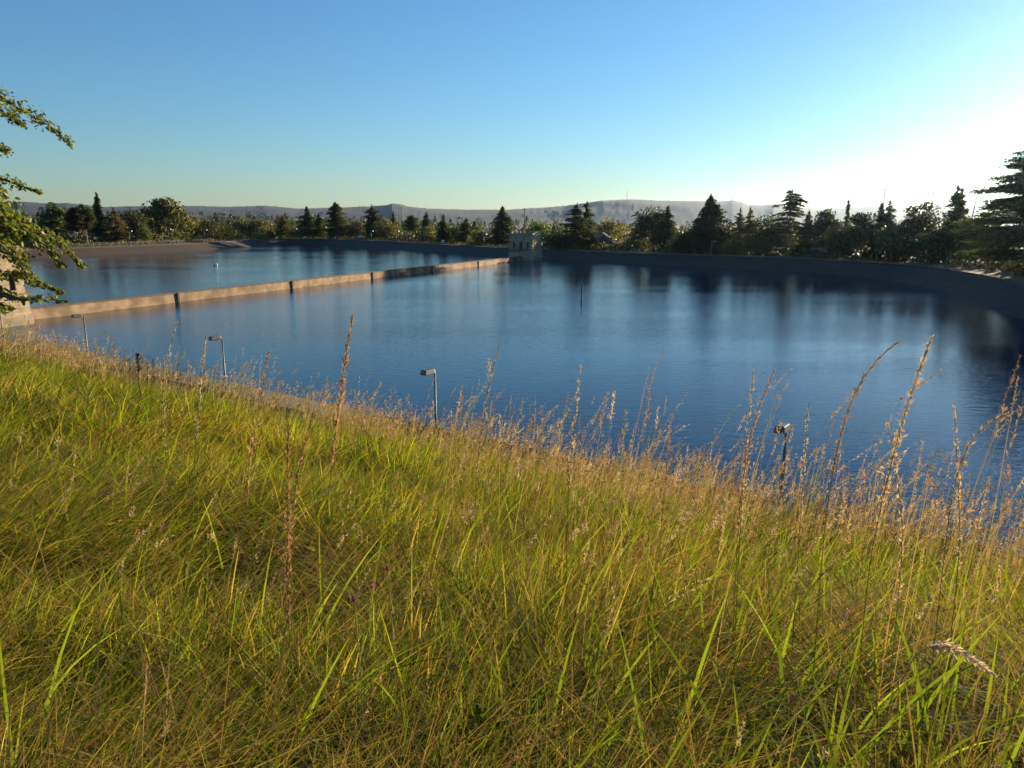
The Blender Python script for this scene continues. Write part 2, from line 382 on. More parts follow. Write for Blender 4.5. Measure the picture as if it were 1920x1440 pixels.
def gatehouse(label, cx, cy, rot, side_win):
    """local -y is the door side, local x the window sides; z = 0 is the water"""
    g = thing('gatehouse', label, 'gatehouse', (cx, cy, 0), rot, 'gatehouses on the reservoir')
    h = 3.62
    MB().box(-h - .44, h + .44, -h - .44, h + .44, -2.2, .9, .14, .14).build('plinth', M['plinth'], g, bevel=.04)
    MB().box(-h - .27, h + .27, -h - .27, h + .27, .903, 3.25, .20, .20).build('battered_base', M['stone'], g)
    MB().box(-h - .16, h + .16, -h - .16, h + .16, 3.253, 3.45).build('string_course', M['concrete'], g, bevel=.03)
    # walls with real openings: four slabs of piers, sills and lintels
    wb = MB(); z0, z1, th = 3.453, 7.25, .38
    def wall(axis, sign, holes):
        holes = sorted(holes); a0, a1 = (-h, h) if axis == 'y' else (-h + th, h - th)
        def add(u0, u1, za, zb):
            if u1 - u0 < 1e-3 or zb - za < 1e-3: return
            n0, n1 = sorted((sign * h, sign * (h - th)))
            if axis == 'y': wb.box(u0, u1, n0, n1, za, zb)
            else: wb.box(n0, n1, u0, u1, za, zb)
        c = a0
        for u0, u1, za, zb in holes:
            add(c, u0, z0, z1); add(u0, u1, z0, za); add(u0, u1, zb, z1); c = u1
        add(c, a1, z0, z1)
    fh = [(-2.45, -1.85, 3.75, 5.45), (1.85, 2.45, 3.75, 5.45)]
    wall('y', -1, fh + [(-.55, .55, z0 + .02, 5.35)]); wall('y', 1, fh + [(-.35, .35, 3.75, 5.45)])
    sh_ = [(c - .33, c + .33, 3.75, 5.45) for c in side_win]
    wall('x', 1, sh_); wall('x', -1, sh_)
    wb.build('wall', M['stone'], g)
    def window(axis, sign, c, za, zb, hw):
        n = sign * (h - .26)
        m = MB()
        for s in (-1, 1):
            e0, e1 = sorted((c + s * (hw - .002), c + s * (hw - .07)))
            if axis == 'y': m.box(e0, e1, n - .04, n + .04, za + .002, zb - .002)
            else: m.box(n - .04, n + .04, e0, e1, za + .002, zb - .002)
        for zz in (za + .002, zb - .072):
            if axis == 'y': m.box(c - hw + .07, c + hw - .07, n - .04, n + .04, zz, zz + .07)
            else: m.box(n - .04, n + .04, c - hw + .07, c + hw - .07, zz, zz + .07)
        f = m.build('window', M['iron'], g)
        p = MB()
        if axis == 'y': p.box(c - hw + .07, c + hw - .07, n - .01, n + .01, za + .072, zb - .072)
        else: p.box(n - .01, n + .01, c - hw + .07, c + hw - .07, za + .072, zb - .072)
        p.build('pane', M['dark'], f)
        q = MB(); o0, o1 = sorted((sign * (h + .003), sign * (h + .10)))
        if axis == 'y': q.box(c - hw - .1, c + hw + .1, o0, o1, za - .16, za - .01)
        else: q.box(o0, o1, c - hw - .1, c + hw + .1, za - .16, za - .01)
        q.build('sill', M['concrete'], f)
    for c in (-2.15, 2.15):
        window('y', -1, c, 3.75, 5.45, .30); window('y', 1, c, 3.75, 5.45, .30)
    window('y', 1, 0, 3.75, 5.45, .35)
    for c in side_win:
        window('x', 1, c, 3.75, 5.45, .33); window('x', -1, c, 3.75, 5.45, .33)
    dr = MB().box(-.548, .548, -h + .16, -h + .24, z0 + .022, 5.348).build('door', M['iron'], g)
    MB().box(.36, .42, -h + .10, -h + .159, 4.4, 4.56).build('handle', M['steel'], dr)
    # parapet: corbel band, cornice, merlons
    MB().box(-h - .10, h + .10, -h - .10, h + .10, 7.253, 7.45).build('cornice', M['concrete'], g, bevel=.03)
    pb = MB()
    for s in (-1, 1):
        n0, n1 = sorted((s * (h + .02), s * (h - .36)))
        pb.box(-h - .02, h + .02, n0, n1, 7.453, 7.85); pb.box(n0, n1, -h + .362, h - .362, 7.453, 7.85)
    pb.build('parapet', M['stone'], g)
    mm = []
    def merlon(x0, x1, y0, y1):
        MB().box(x0, x1, y0, y1, 7.853, 8.42).build('merlon', M['stone'], g, bevel=.02)
    nm = 6; step = (2 * h + .04) / (nm - .48); wdt = step * .52
    for s in (-1, 1):
        n0, n1 = sorted((s * (h + .02), s * (h - .36)))
        for k in range(nm):
            u0 = -h - .02 + k * step
            merlon(u0, u0 + wdt, n0, n1)
            if 0 < k < nm - 1: merlon(n0, n1, u0, u0 + wdt)
    MB().box(-h + .37, h - .37, -h + .37, h - .37, 7.3, 7.5).build('roof', M['roof'], g)
    bl = MB().box(-h + .2, h - 1.4, -h - 1.15, -h - .165, 3.12, 3.30).build('balcony', M['concrete'], g, bevel=.02)
    rl = MB()
    for u in np.linspace(-h + .3, h - 1.5, 8): rl.tube([(u, -h - 1.08, 3.30), (u, -h - 1.08, 4.25)], .025, 6)
    rl.tube([(-h + .3, -h - 1.08, 4.25), (h - 1.5, -h - 1.08, 4.25)], .03, 6); rl.tube([(-h + .3, -h - 1.08, 3.8), (h - 1.5, -h - 1.08, 3.8)], .02, 6)
    rl.build('railing', M['iron'], bl)
    return g
gatehouse('weathered gatehouse in shade at the far end of the dividing wall', 4.0, 223.9, ROT, (-2.2, -.75, .75, 2.2))
gatehouse('sunlit stone gatehouse behind the leafy branches at the near end of the dividing wall', -57.5, 79.3, ROT + math.pi, (-2.35, -.65, .65, 2.35))

# ------------------------------------------------------------------ lamps
def lamp(label, x, y, z, h, rz, group, scale=1.0):
    L = thing('lamp_post', label, 'lamp post', (x, y, z), rz, group)
    s = scale
    MB().tube([(0, 0, 0), (0, 0, .12)], .16 * s, 10).build('base', M['steel'], L)
    MB().tube([(0, 0, .1), (0, 0, h)], [.06 * s, .042 * s], 10).build('pole', M['steel'], L, smooth=True)
    MB().tube([(0, 0, h - .08), (.18 * s, 0, h - .05)], .035 * s, 8).build('arm', M['steel'], L)
    hd = MB().box(.12 * s, .80 * s, -.19 * s, .19 * s, h - .12 * s, h + .10 * s, .04, .03).build('lamp_head', M['steel'], L, bevel=.02)
    MB().box(.30 * s, .76 * s, -.15 * s, .15 * s, h - .145 * s, h - .123 * s).build('lens', M['lens'], hd)
    return L
land = math.atan2(-SN[1], -SN[0])
for x, y, h, lb in ((-33.2, 48.3, 4.2, 'lamp post standing in front of the sunlit gatehouse, its head behind the leaves'),
                    (-23.9, 41.5, 4.2, 'pale lamp post rising from the grass edge just right of the sunlit gatehouse'),
                    (-13.1, 33.4, 4.2, 'dark lamp post with sideways box head above the grass, second from the sunlit gatehouse'),
                    (-2.7, 25.6, 4.2, 'dark lamp post with box head among grass in the middle of the near shore'),
                    (6.93, 18.2, 4.25, 'lamp post with pale box head turned this way among tall grass')):
    lamp(lb, x, y, 1.58, h, land, 'lamp posts along the near shore', .76)
far_lamps = [(240, 433, 'lamp post before dark pines on the brown sunlit bank'), (314, 430, 'lamp post before the big domed tree on the brown sunlit bank'),
             (382, 431, 'lamp post beside the low brown bushes on the bank'), (440, 430, 'lamp post beside the yellow bush at the bank corner'),
             (552, 429, 'lamp post left of the twin pointed conifers'), (648, 432, 'lamp post in front of the large ragged conifer on the far bank'),
             (695, 433, 'lamp post in front of the leaning topped conifer on the far bank'), (743, 434, 'lamp post with a side arm sign beneath the tall wooden pole'),
             (795, 436, 'lamp post before the slim spruce on the far bank'), (907, 439, 'lamp post just left of the shaded gatehouse'),
             (1175, 447, 'lamp post beside the house with the white lit wall'), (1337, 452, 'lamp post in front of the broad dark conifer'),
             ]
for px, yt, lb in far_lamps:
    p = far_point(px, 9.9); zt = z_at(p[1], yt)
    lamp(lb, p[0], p[1], 2.58, max(2.5, zt - 2.6), math.atan2(-p[1], -p[0]) + R(60), 'lamp posts along the far bank', 1.5)

# markers in the water
mk = thing('gauge_pole', 'thin dark gauge pole standing in the open water of the nearer basin', 'pole', (*(ray(1090, 560)[:2] * (EYE / -ray(1090, 560)[2])), 0))
hh = 33 / F * axis_depth(0, mk.location.y, 0)
MB().tube([(0, 0, -1.5), (0, 0, hh * .8)], .10, 8).build('post', M['iron'], mk); MB().tube([(0, 0, hh * .8), (0, 0, hh)], .06, 8).build('tip', M['steel'], mk)
by = thing('marker_buoy', 'white float with thin leaning pole in the farther basin', 'buoy', (*(ray(404, 498)[:2] * (EYE / -ray(404, 498)[2])), 0))
MB().tube([(.1, 0, -1), (-.45, 0, 3.0)], .06, 8).build('pole', M['iron'], by)
for s in (-1, 1): MB().tube([(s * .3, 0, -.15), (s * .33, 0, .12), (s * .30, 0, .5), (s * .27, 0, .62)], [.18, .24, .2, .05], 10).build('float', M['white'], by, smooth=True)

# ------------------------------------------------------------------ fence and small fittings on the far bank
def along(p0, p1, setback, n):
    a, c = far_point(p0, setback), far_point(p1, setback); ia = np.argmin(np.linalg.norm(SH + SHN * setback - a, axis=1)); ic = np.argmin(np.linalg.norm(SH + SHN * setback - c, axis=1))
    n_ = len(SH); st = 1 if (ic - ia) % n_ < n_ / 2 else -1; idx = [(ia + st * k) % n_ for k in range(((ic - ia) * st) % n_ + 1)]
    P = (SH + SHN * setback)[idx]; seg = np.concatenate(([0], np.linalg.norm(np.diff(P, axis=0), axis=1).cumsum())); u = np.arange(0, seg[-1], n)
    return np.stack((np.interp(u, seg, P[:, 0]), np.interp(u, seg, P[:, 1])), 1)
fp = along(45, 400, 12.5, 3.0)
fn = thing('fence', 'low dark iron fence along the sunlit brown bank below the pines', 'fence', (*fp[0], 2.7))
rel = fp - fp[0]
for zz in (.35, .75, 1.15): 
    MB().tube([(x, y, zz) for x, y in rel], .045, 5).build('rail', M['iron'], fn)
pick = MB()
for (x, y), (x2, y2) in zip(rel[:-1], rel[1:]):
    for t in np.linspace(0, 1, 12, endpoint=False): pick.tube([(x + (x2 - x) * t, y + (y2 - y) * t, .2), (x + (x2 - x) * t, y + (y2 - y) * t, 1.25)], .018, 4)
pick.build('pickets', M['iron'], fn)
for x, y in rel: MB().box(x - .06, x + .06, y - .06, y + .06, -.2, 1.4).build('post', M['iron'], fn)

p = far_point(675, 12); sg = thing('notice_board', 'small white notice board on dark legs left of the leaning topped conifer', 'sign', (*p, 2.65), math.atan2(p[1], p[0]) - math.pi / 2)
MB().box(-.9, .9, -.06, .06, 1.5, 2.15).build('board', M['white'], sg)
for s in (-.45, .45): MB().box(s - .08, s + .08, -.05, .05, -.1, 1.499).build('leg', M['iron'], sg)
p = far_point(830, 12); bx_ = thing('utility_cabinet', 'small white cabinet on the far bank left of the shaded gatehouse', 'cabinet', (*p, 2.65), .3)
MB().box(-.6, .6, -.4, .4, .1, 1.5).build('body', M['white'], bx_, bevel=.03); MB().box(-.65, .65, -.45, .45, 0, .099).build('base', M['concrete'], bx_); MB().box(-.66, .66, -.46, .46, 1.503, 1.58).build('lid', M['steel'], bx_)

def pole(label, px, yt, setback, yb=None, px_b=None, arms=1):
    p = far_point(px_b or px, setback); z0 = float(ground_z(p[0], p[1])[0]); zt = z_at(p[1], yt)
    dx = (px - (px_b or px)) / F * p[1]
    t = thing('utility_pole', label, 'pole', (*p, z0))
    MB().tube([(0, 0, -.3), (dx, 0, zt - z0)], [.19, .13], 8).build('shaft', M['wood'], t)
    for k in range(arms):
        zz = zt - z0 - .5 - k * 1.1
        MB().box(dx - 1.1, dx + 1.1, -.32, -.20, zz, zz + .14).build('crossarm', M['wood'], t)
        for s in (-.9, -.4, .4, .9): MB().tube([(dx + s, -.26, zz + .14), (dx + s, -.26, zz + .34)], .05, 6).build('insulator', M['steel'], t)
    return p, zt, dx
pole('tall wooden utility pole behind the trees right of the low hilltop', 753, 388, 62)
pole('thin utility pole rising behind the shaded gatehouse', 983, 390, 52)
pp, pz, pdx = pole('leaning utility pole before the hill near the low sun', 1826, 358, 70, px_b=1812)
pole('thin utility pole above the hazy conifers, third from the low sun', 1653, 354, 130, arms=1)
pole('short thin utility pole second from the low sun', 1744, 361, 140, arms=1)
def wire(label, a, c, sag, r=.035):
    a, c = np.array(a, float), np.array(c, float); pts = []
    for t in np.linspace(0, 1, 24):
        q = a + (c - a) * t; q[2] -= sag * 4 * t * (1 - t); pts.append(q - a)
    o = MB().tube(pts, r, 5).build('power_line', M['iron']); o.location = a
    return tag(o, label, 'power line')
top = np.array((pp[0] + pdx, pp[1] - .3, pz - .1))
q0 = at_depth(1440, 388, 330)
wire('thin power line slanting down leftwards from the leaning pole', top, q0, 2.2)
wire('thin power line running from the leaning pole into the sun glare', top + np.array((.3, 0, 0)), at_depth(2040, 350, 150), 1.2)

# ------------------------------------------------------------------ houses
def house(label, px, setback, wd, dp, eave, ridge, rz, wallm, roofm, name='house', z=None):
    p = far_point(px, setback); z0 = float(ground_z(p[0], p[1])[0]) if z is None else z
    hs = thing(name, label, 'house', (*p, z0), rz)
    wb = MB(); wb.prism([(-wd / 2, -.3), (wd / 2, -.3), (wd / 2, eave), (0, ridge - .15), (-wd / 2, eave)], -dp / 2, dp / 2)
    wb.build('wall', wallm, hs)
    rb = MB(); o = .55; k = (ridge - eave) / (wd / 2)
    for s in (-1, 1):
        prof = [(0, ridge - .14), (s * (wd / 2 + o), eave - o * k), (s * (wd / 2 + o), eave - o * k + .22), (0, ridge + .1)]
        rb.prism(prof if s > 0 else prof[::-1], -dp / 2 - .5, dp / 2 + .5)
    ro = rb.build('roof', roofm, hs)
    MB().box(wd * .18, wd * .18 + .7, dp * .1, dp * .1 + .7, eave + .6, ridge + .9).build('chimney', M['redroof'], ro)
    fb = MB()
    for s in (-1, 1):
        prof = [(0, ridge - .12), (s * (wd / 2 + o), eave - o * k + .02), (s * (wd / 2 + o), eave - o * k - .2), (0, ridge - .36)]
        fb.prism(prof if s < 0 else prof[::-1], -dp / 2 - .58, -dp / 2 - .503)
    fb.build('bargeboard', M['white'], hs)
    for u in (-wd * .25, wd * .25):
        f = MB().box(u - .55, u + .55, -dp / 2 - .06, -dp / 2 - .003, 1.0, 2.3).build('window', M['white'], hs)
        MB().box(u - .45, u + .45, -dp / 2 - .075, -dp / 2 - .062, 1.1, 2.2).build('pane', M['dark'], f)
    return hs, p, z0
hs, hp, hz_ = house('brown gabled house behind the far bank right of the shaded gatehouse', 1131, 30, 8.6, 11, 2.7, 5.6, R(-8), M['siding'], M['roof'])
p = far_point(1155, 27); an = thing('garage', 'small building with bright white sunlit wall beside the gabled house', 'garage', (*p, hz_), R(-48))
MB().box(-1.9, 1.9, -2.4, 2.4, -.3, 2.3).build('wall', M['white'], an); MB().prism([(-2.3, 2.303), (2.3, 2.303), (0, 3.5)], -2.8, 2.8).build('roof', M['redroof'], an)
d_ = MB().box(1.903, 1.94, -.5, .5, 0, 2.0).build('door', M['dark'], an); MB().box(1.941, 1.98, .3, .36, .9, 1.05).build('handle', M['steel'], d_)
house('pale roofed house half hidden in the hazy trees on the right bank', 1553, 26, 6.5, 8, 1.6, 3.1, R(15), M['siding'], M['steel'])
def block(label, px, yt, yb, wpx, D, m, nx=4, nz=3):
    c = at_depth(px, yb, D); wdt = wpx * D / F; ht = (yb - yt) * D / F
    o = thing('building', label, 'building', (c[0], c[1], c[2]), 0)
    MB().box(-wdt / 2, wdt / 2, 0, wdt * .7, -6, ht).build('wall', m, o); MB().box(-wdt * .52, wdt * .52, -.4, wdt * .72, ht + .003, ht + max(.4, ht * .05)).build('roof', M['steel'], o)
    for a in range(nx):
        for k in range(nz):
            u = -wdt / 2 + wdt * (a + .5) / nx; z = ht * (k + .5) / nz
            MB().box(u - wdt * .28 / nx, u + wdt * .28 / nx, -.12, -.003, z - ht * .22 / nz, z + ht * .22 / nz).build('window', M['dark'], o)
    return o
block('low white roofed building among trees right of the domed tree', 367, 421, 426, 11, 520, M['white'], 3, 1)
block('pale tower block at the foot of the hills above the round tree', 1169, 413, 423, 9, 2900, M['white'], 3, 4)
block('pale apartment blocks high on the wooded hillside, left of two', 1268, 393, 398, 13, 4700, M['white'], 5, 2)
block('long pale building on the wooded hillside, right of two', 1289, 399, 402, 10, 4600, M['white'], 5, 1)
def mast(label, px, yt, yb, D=5450):
    c = at_depth(px, yb, D); ht = (yb - yt) * D / F
    t = thing('radio_mast', label, 'mast', c, 0, 'radio masts on the hills'); m = MB()
    for k in range(3):
        a = 2 * math.pi * k / 3; m.tube([(4.5 * math.cos(a), 4.5 * math.sin(a), -20), (1.2 * math.cos(a), 1.2 * math.sin(a), ht * .8)], .55, 5)
    for z in np.linspace(0, ht * .8, 9):
        r = 4.5 - 3.3 * z / (ht * .8); pts = [(r * math.cos(2 * math.pi * k / 3), r * math.sin(2 * math.pi * k / 3), z) for k in range(4)]; m.tube(pts, .35, 4)
    m.build('lattice', M['iron'], t); MB().tube([(0, 0, ht * .78), (0, 0, ht)], [.9, .4], 5).build('antenna', M['iron'], t)
mast('lattice radio mast on the long hill above the small gabled house', 1175, 355, 378)
mast('thin radio mast on the hill hump right of the broad dark conifer', 1371, 362, 380)

# ------------------------------------------------------------------ trees
def jit(c, n, amt=.3):
    return np.clip(np.asarray(c)[None] * (1 + (rng.random((n, 1)) - .5) * 2 * amt + (rng.random((n, 3)) - .5) * .14), .004, .9)
def quads(P, size, dirs=None, flat_=0.0, aspect=.55):
    """leaf-sized quads at P, random or along dirs"""
    n = len(P); a = rng.normal(size=(n, 3)) if dirs is None else dirs + rng.normal(size=(n, 3)) * .35
    a /= np.linalg.norm(a, axis=1)[:, None]
    b = rng.normal(size=(n, 3)); 
    if flat_: b[:, 2] *= (1 - flat_)
    b -= (a * b).sum(1)[:, None] * a; b /= np.linalg.norm(b, axis=1)[:, None]
    s = (np.asarray(size) * (.65 + .7 * rng.random(n)))[:, None]
    V = np.stack((P - a * s * .5, P + b * s * aspect * .5, P + a * s * .55, P - b * s * aspect * .5), 1).reshape(-1, 3)
    return V, np.arange(4 * n).reshape(-1, 4)
def crown_conifer(h, wd, style, col, dens=1.0, qs=None):
    P, Dr = [], []; clear = dict(cone=.04, open=.10, cedar=.12, seq=.03, pine=.42, tier=.10)[style]
    gap = dict(cone=.55, open=.85, cedar=1.0, seq=.45, pine=.6, tier=1.15)[style] * max(.6, h / 17)
    if qs: gap *= .62
    z = h * clear; lean = rng.normal(size=2) * .012 * h
    side = rng.random(12) * .75 + .6; ph = rng.random() * 6.28
    while z < h * .985:
        t = (z - h * clear) / (h * (1 - clear))
        if style == 'cone': R0 = (1 - t) ** .80 * (.72 + .45 * rng.random())
        elif style == 'seq': R0 = (1 - t) ** .62 * (.85 + .15 * (1 - t))
        elif style == 'open': R0 = min(1, 1.3 * (1 - t) ** .85) * (.45 + .75 * rng.random())
        elif style == 'cedar': R0 = (min(1.0, 1.15 * (1 - t) ** .6)) * (.65 + .55 * rng.random())
        elif style == 'tier': R0 = (.98 - .62 * t if t < .9 else .30) * (.6 + .6 * rng.random())
        else: R0 = math.sin(math.pi * min(1, .22 + .78 * t)) ** .6 * (.7 + .4 * rng.random())
        L0 = wd / 2 * R0; nb = int(max(4, min(13, 4 + 7 * L0 / 2.2)) * (1 if style != 'tier' else .9))
        for k in range(nb):
            a = rng.random() * 6.283; L = L0 * side[int(a / 6.283 * 12) % 12] * (.45 + .75 * rng.random())
            up = dict(cone=.05, seq=.15, open=.22, cedar=.10, tier=.08, pine=.3)[style] * rng.random(); droop = dict(cone=.28, seq=.2, open=.18, cedar=.10, tier=.22, pine=.1)[style]
            nq = max(2, int(L / .42 * dens * (2.2 if style in ('cone', 'seq') else 2.7)))
            u = (.12 + .88 * rng.random(nq)) if style != 'tier' else (.25 + .75 * rng.random(nq))
            spread = (.10 + .16 * u) * L * (1 - u * .6)
            th = a + rng.normal(size=nq) * .16
            zz = z + L * (up * u - droop * u * u) + rng.normal(size=nq) * (.10 if style in ('tier', 'cedar') else .2) * max(.5, h / 18)
            cl = lean * (z / h) ** 2
            P.append(np.stack((np.cos(th) * L * u + cl[0], np.sin(th) * L * u + cl[1], zz), 1) + rng.normal(size=(nq, 3)) * np.array((1, 1, .35)) * spread[:, None] * .35)
            Dr.append(np.stack((np.cos(th), np.sin(th), (up - droop * 2 * u)), 1))
        z += gap * (.7 + .6 * rng.random()) * (1 - .55 * t)
    P = np.vstack(P); Dr = np.vstack(Dr)
    tip = np.array([(lean[0], lean[1], h * q) for q in np.linspace(.93, 1.0, 7)]) + rng.normal(size=(7, 3)) * .05
    P = np.vstack((P, tip)); Dr = np.vstack((Dr, np.tile((0, 0, 1.), (7, 1))))
    s = qs or min(.85, max(.55, h * .05))
    V, Q = quads(P, np.full(len(P), s), Dr, .3, .42)
    tint = np.repeat(jit(col, len(P), .35) * (.8 + .4 * vnoise(P[:, 0] * 1.0 + P[:, 2] * .3, P[:, 1] + P[:, 2], 1.9, 4))[:, None], 4, 0)
    return V, Q, tint, lean
def crown_round(h, wd, col, clear=.12, dens=1.0, lumps=46, top=.6):
    C = []; 
    hh = h * (1 - clear) / 2; cz = h * clear + hh
    ph = rng.random(3) * 6.28
    for k in range(lumps):
        d = rng.normal(size=3); d /= np.linalg.norm(d); rr = rng.random() ** .30
        az_ = math.atan2(d[1], d[0]); wob = 1 + .20 * math.sin(2 * az_ + ph[0]) * (1 - abs(d[2])) + .14 * math.sin(5 * d[2] + ph[1])
        z = d[2] * hh * rr; sq = 1.0 if z < 0 else 1.0 - .1 * (z / hh)
        C.append((d[0] * wd / 2 * .82 * rr * wob * sq, d[1] * wd / 2 * .82 * rr * wob * sq, cz + z * .88))
    C = np.array(C); P = []; tn_ = []
    rad = (.16 * wd + .05 * h) * (.6 + .8 * rng.random(lumps)) * (46 / lumps) ** .33
    for c, r in zip(C, rad):
        n = int(44 * dens); d = rng.normal(size=(n, 3)); d /= np.linalg.norm(d, axis=1)[:, None]
        P.append(c + d * (r * (.55 + .5 * rng.random((n, 1)))) * np.array((1, 1, .72))); tn_.append(np.full(n, .72 + .56 * rng.random()))
    P = np.vstack(P); tn_ = np.concatenate(tn_); P[:, 2] = np.maximum(P[:, 2], .15)
    s = max(.48, .05 * max(wd, h)); V, Q = quads(P, np.full(len(P), s), None, 0, .7)
    tint = np.repeat(jit(col, len(P), .28) * tn_[:, None], 4, 0)
    return V, Q, tint, C
TREEGROUP = 'trees behind the far bank'
COLS = dict(dark=(.040, .050, .021), green=(.060, .080, .020), olive=(.085, .085, .026), brown=(.080, .062, .032), blue=(.040, .054, .032), yellow=(.15, .14, .035), bright=(.085, .115, .026))
def tree(kind, px, yt, wpx, setback, colr, label, yb=None, dens=1.7):
    p = far_point(px, setback); z0 = float(ground_z(p[0], p[1])[0]) - .1
    zt = z_at(p[1], yt); h = max(1.5, zt - z0); D = axis_depth(p[0], p[1], 10); wd = wpx * D / F * (1.38 if kind in ('cone', 'open', 'cedar') else 1.25 if kind in ('tier', 'round') else 1)
    nm = dict(cone='conifer_tree', open='conifer_tree', cedar='cedar_tree', tier='cedar_tree', seq='sequoia_tree', pine='pine_tree', round='broadleaf_tree', bush='bush')[kind]
    cat = 'bush' if kind == 'bush' else 'tree'
    t = thing(nm, label, cat, (*p, z0), rng.random() * 6.28, TREEGROUP if cat == 'tree' else 'bushes on the far bank')
    col = np.array(COLS[colr]) * rng.uniform(.85, 1.5) * rng.uniform(.9, 1.1, 3)
    if kind in ('round', 'bush'):
        V, Q, tint, C = crown_round(h, wd, col, .02 if kind == 'bush' else .10, dens, 22 if kind == 'bush' else 48)
        np_mesh('crown', V, Q, M['leaf'], t, tint)
        tb = MB(); r0 = .10 if kind == 'bush' else max(.2, h * .022)
        tb.tube([(0, 0, -.3), (.05 * h * .2, 0, h * .3), (0, .02 * h, h * .62)], [r0, r0 * .75, r0 * .3], 8)
        for c in C[rng.integers(0, len(C), 7)]: tb.tube([(0, 0, h * (.15 + .25 * rng.random())), c * np.array((.5, .5, .85)), c], [r0 * .45, r0 * .28, r0 * .08], 5)
        tb.build('trunk', M['bark'], t)
    else:
        V, Q, tint, ln = crown_conifer(h, wd, kind, col, dens * (3.2 if D < 150 else 1.3 if h > 17 else 1), .55 if D < 150 else None)
        np_mesh('crown', V, Q, M['needle'], t, tint)
        r0 = max(.16, h * .017)
        tb = MB().tube([(0, 0, -.3), (ln[0] * .2, ln[1] * .2, h * .45), (ln[0], ln[1], h * .97)], [r0, r0 * .65, .03], 8)
        for k in range(14):
            z = h * (.15 + .75 * rng.random()); a = rng.random() * 6.28; L = wd * .32 * (1 - z / h) + .3
            tb.tube([(0, 0, z), (L * math.cos(a), L * math.sin(a), z + .05 * L)], [r0 * .3, .02], 4)
        tb.build('trunk', M['palebark'] if kind == 'pine' else M['bark'], t)
    return t
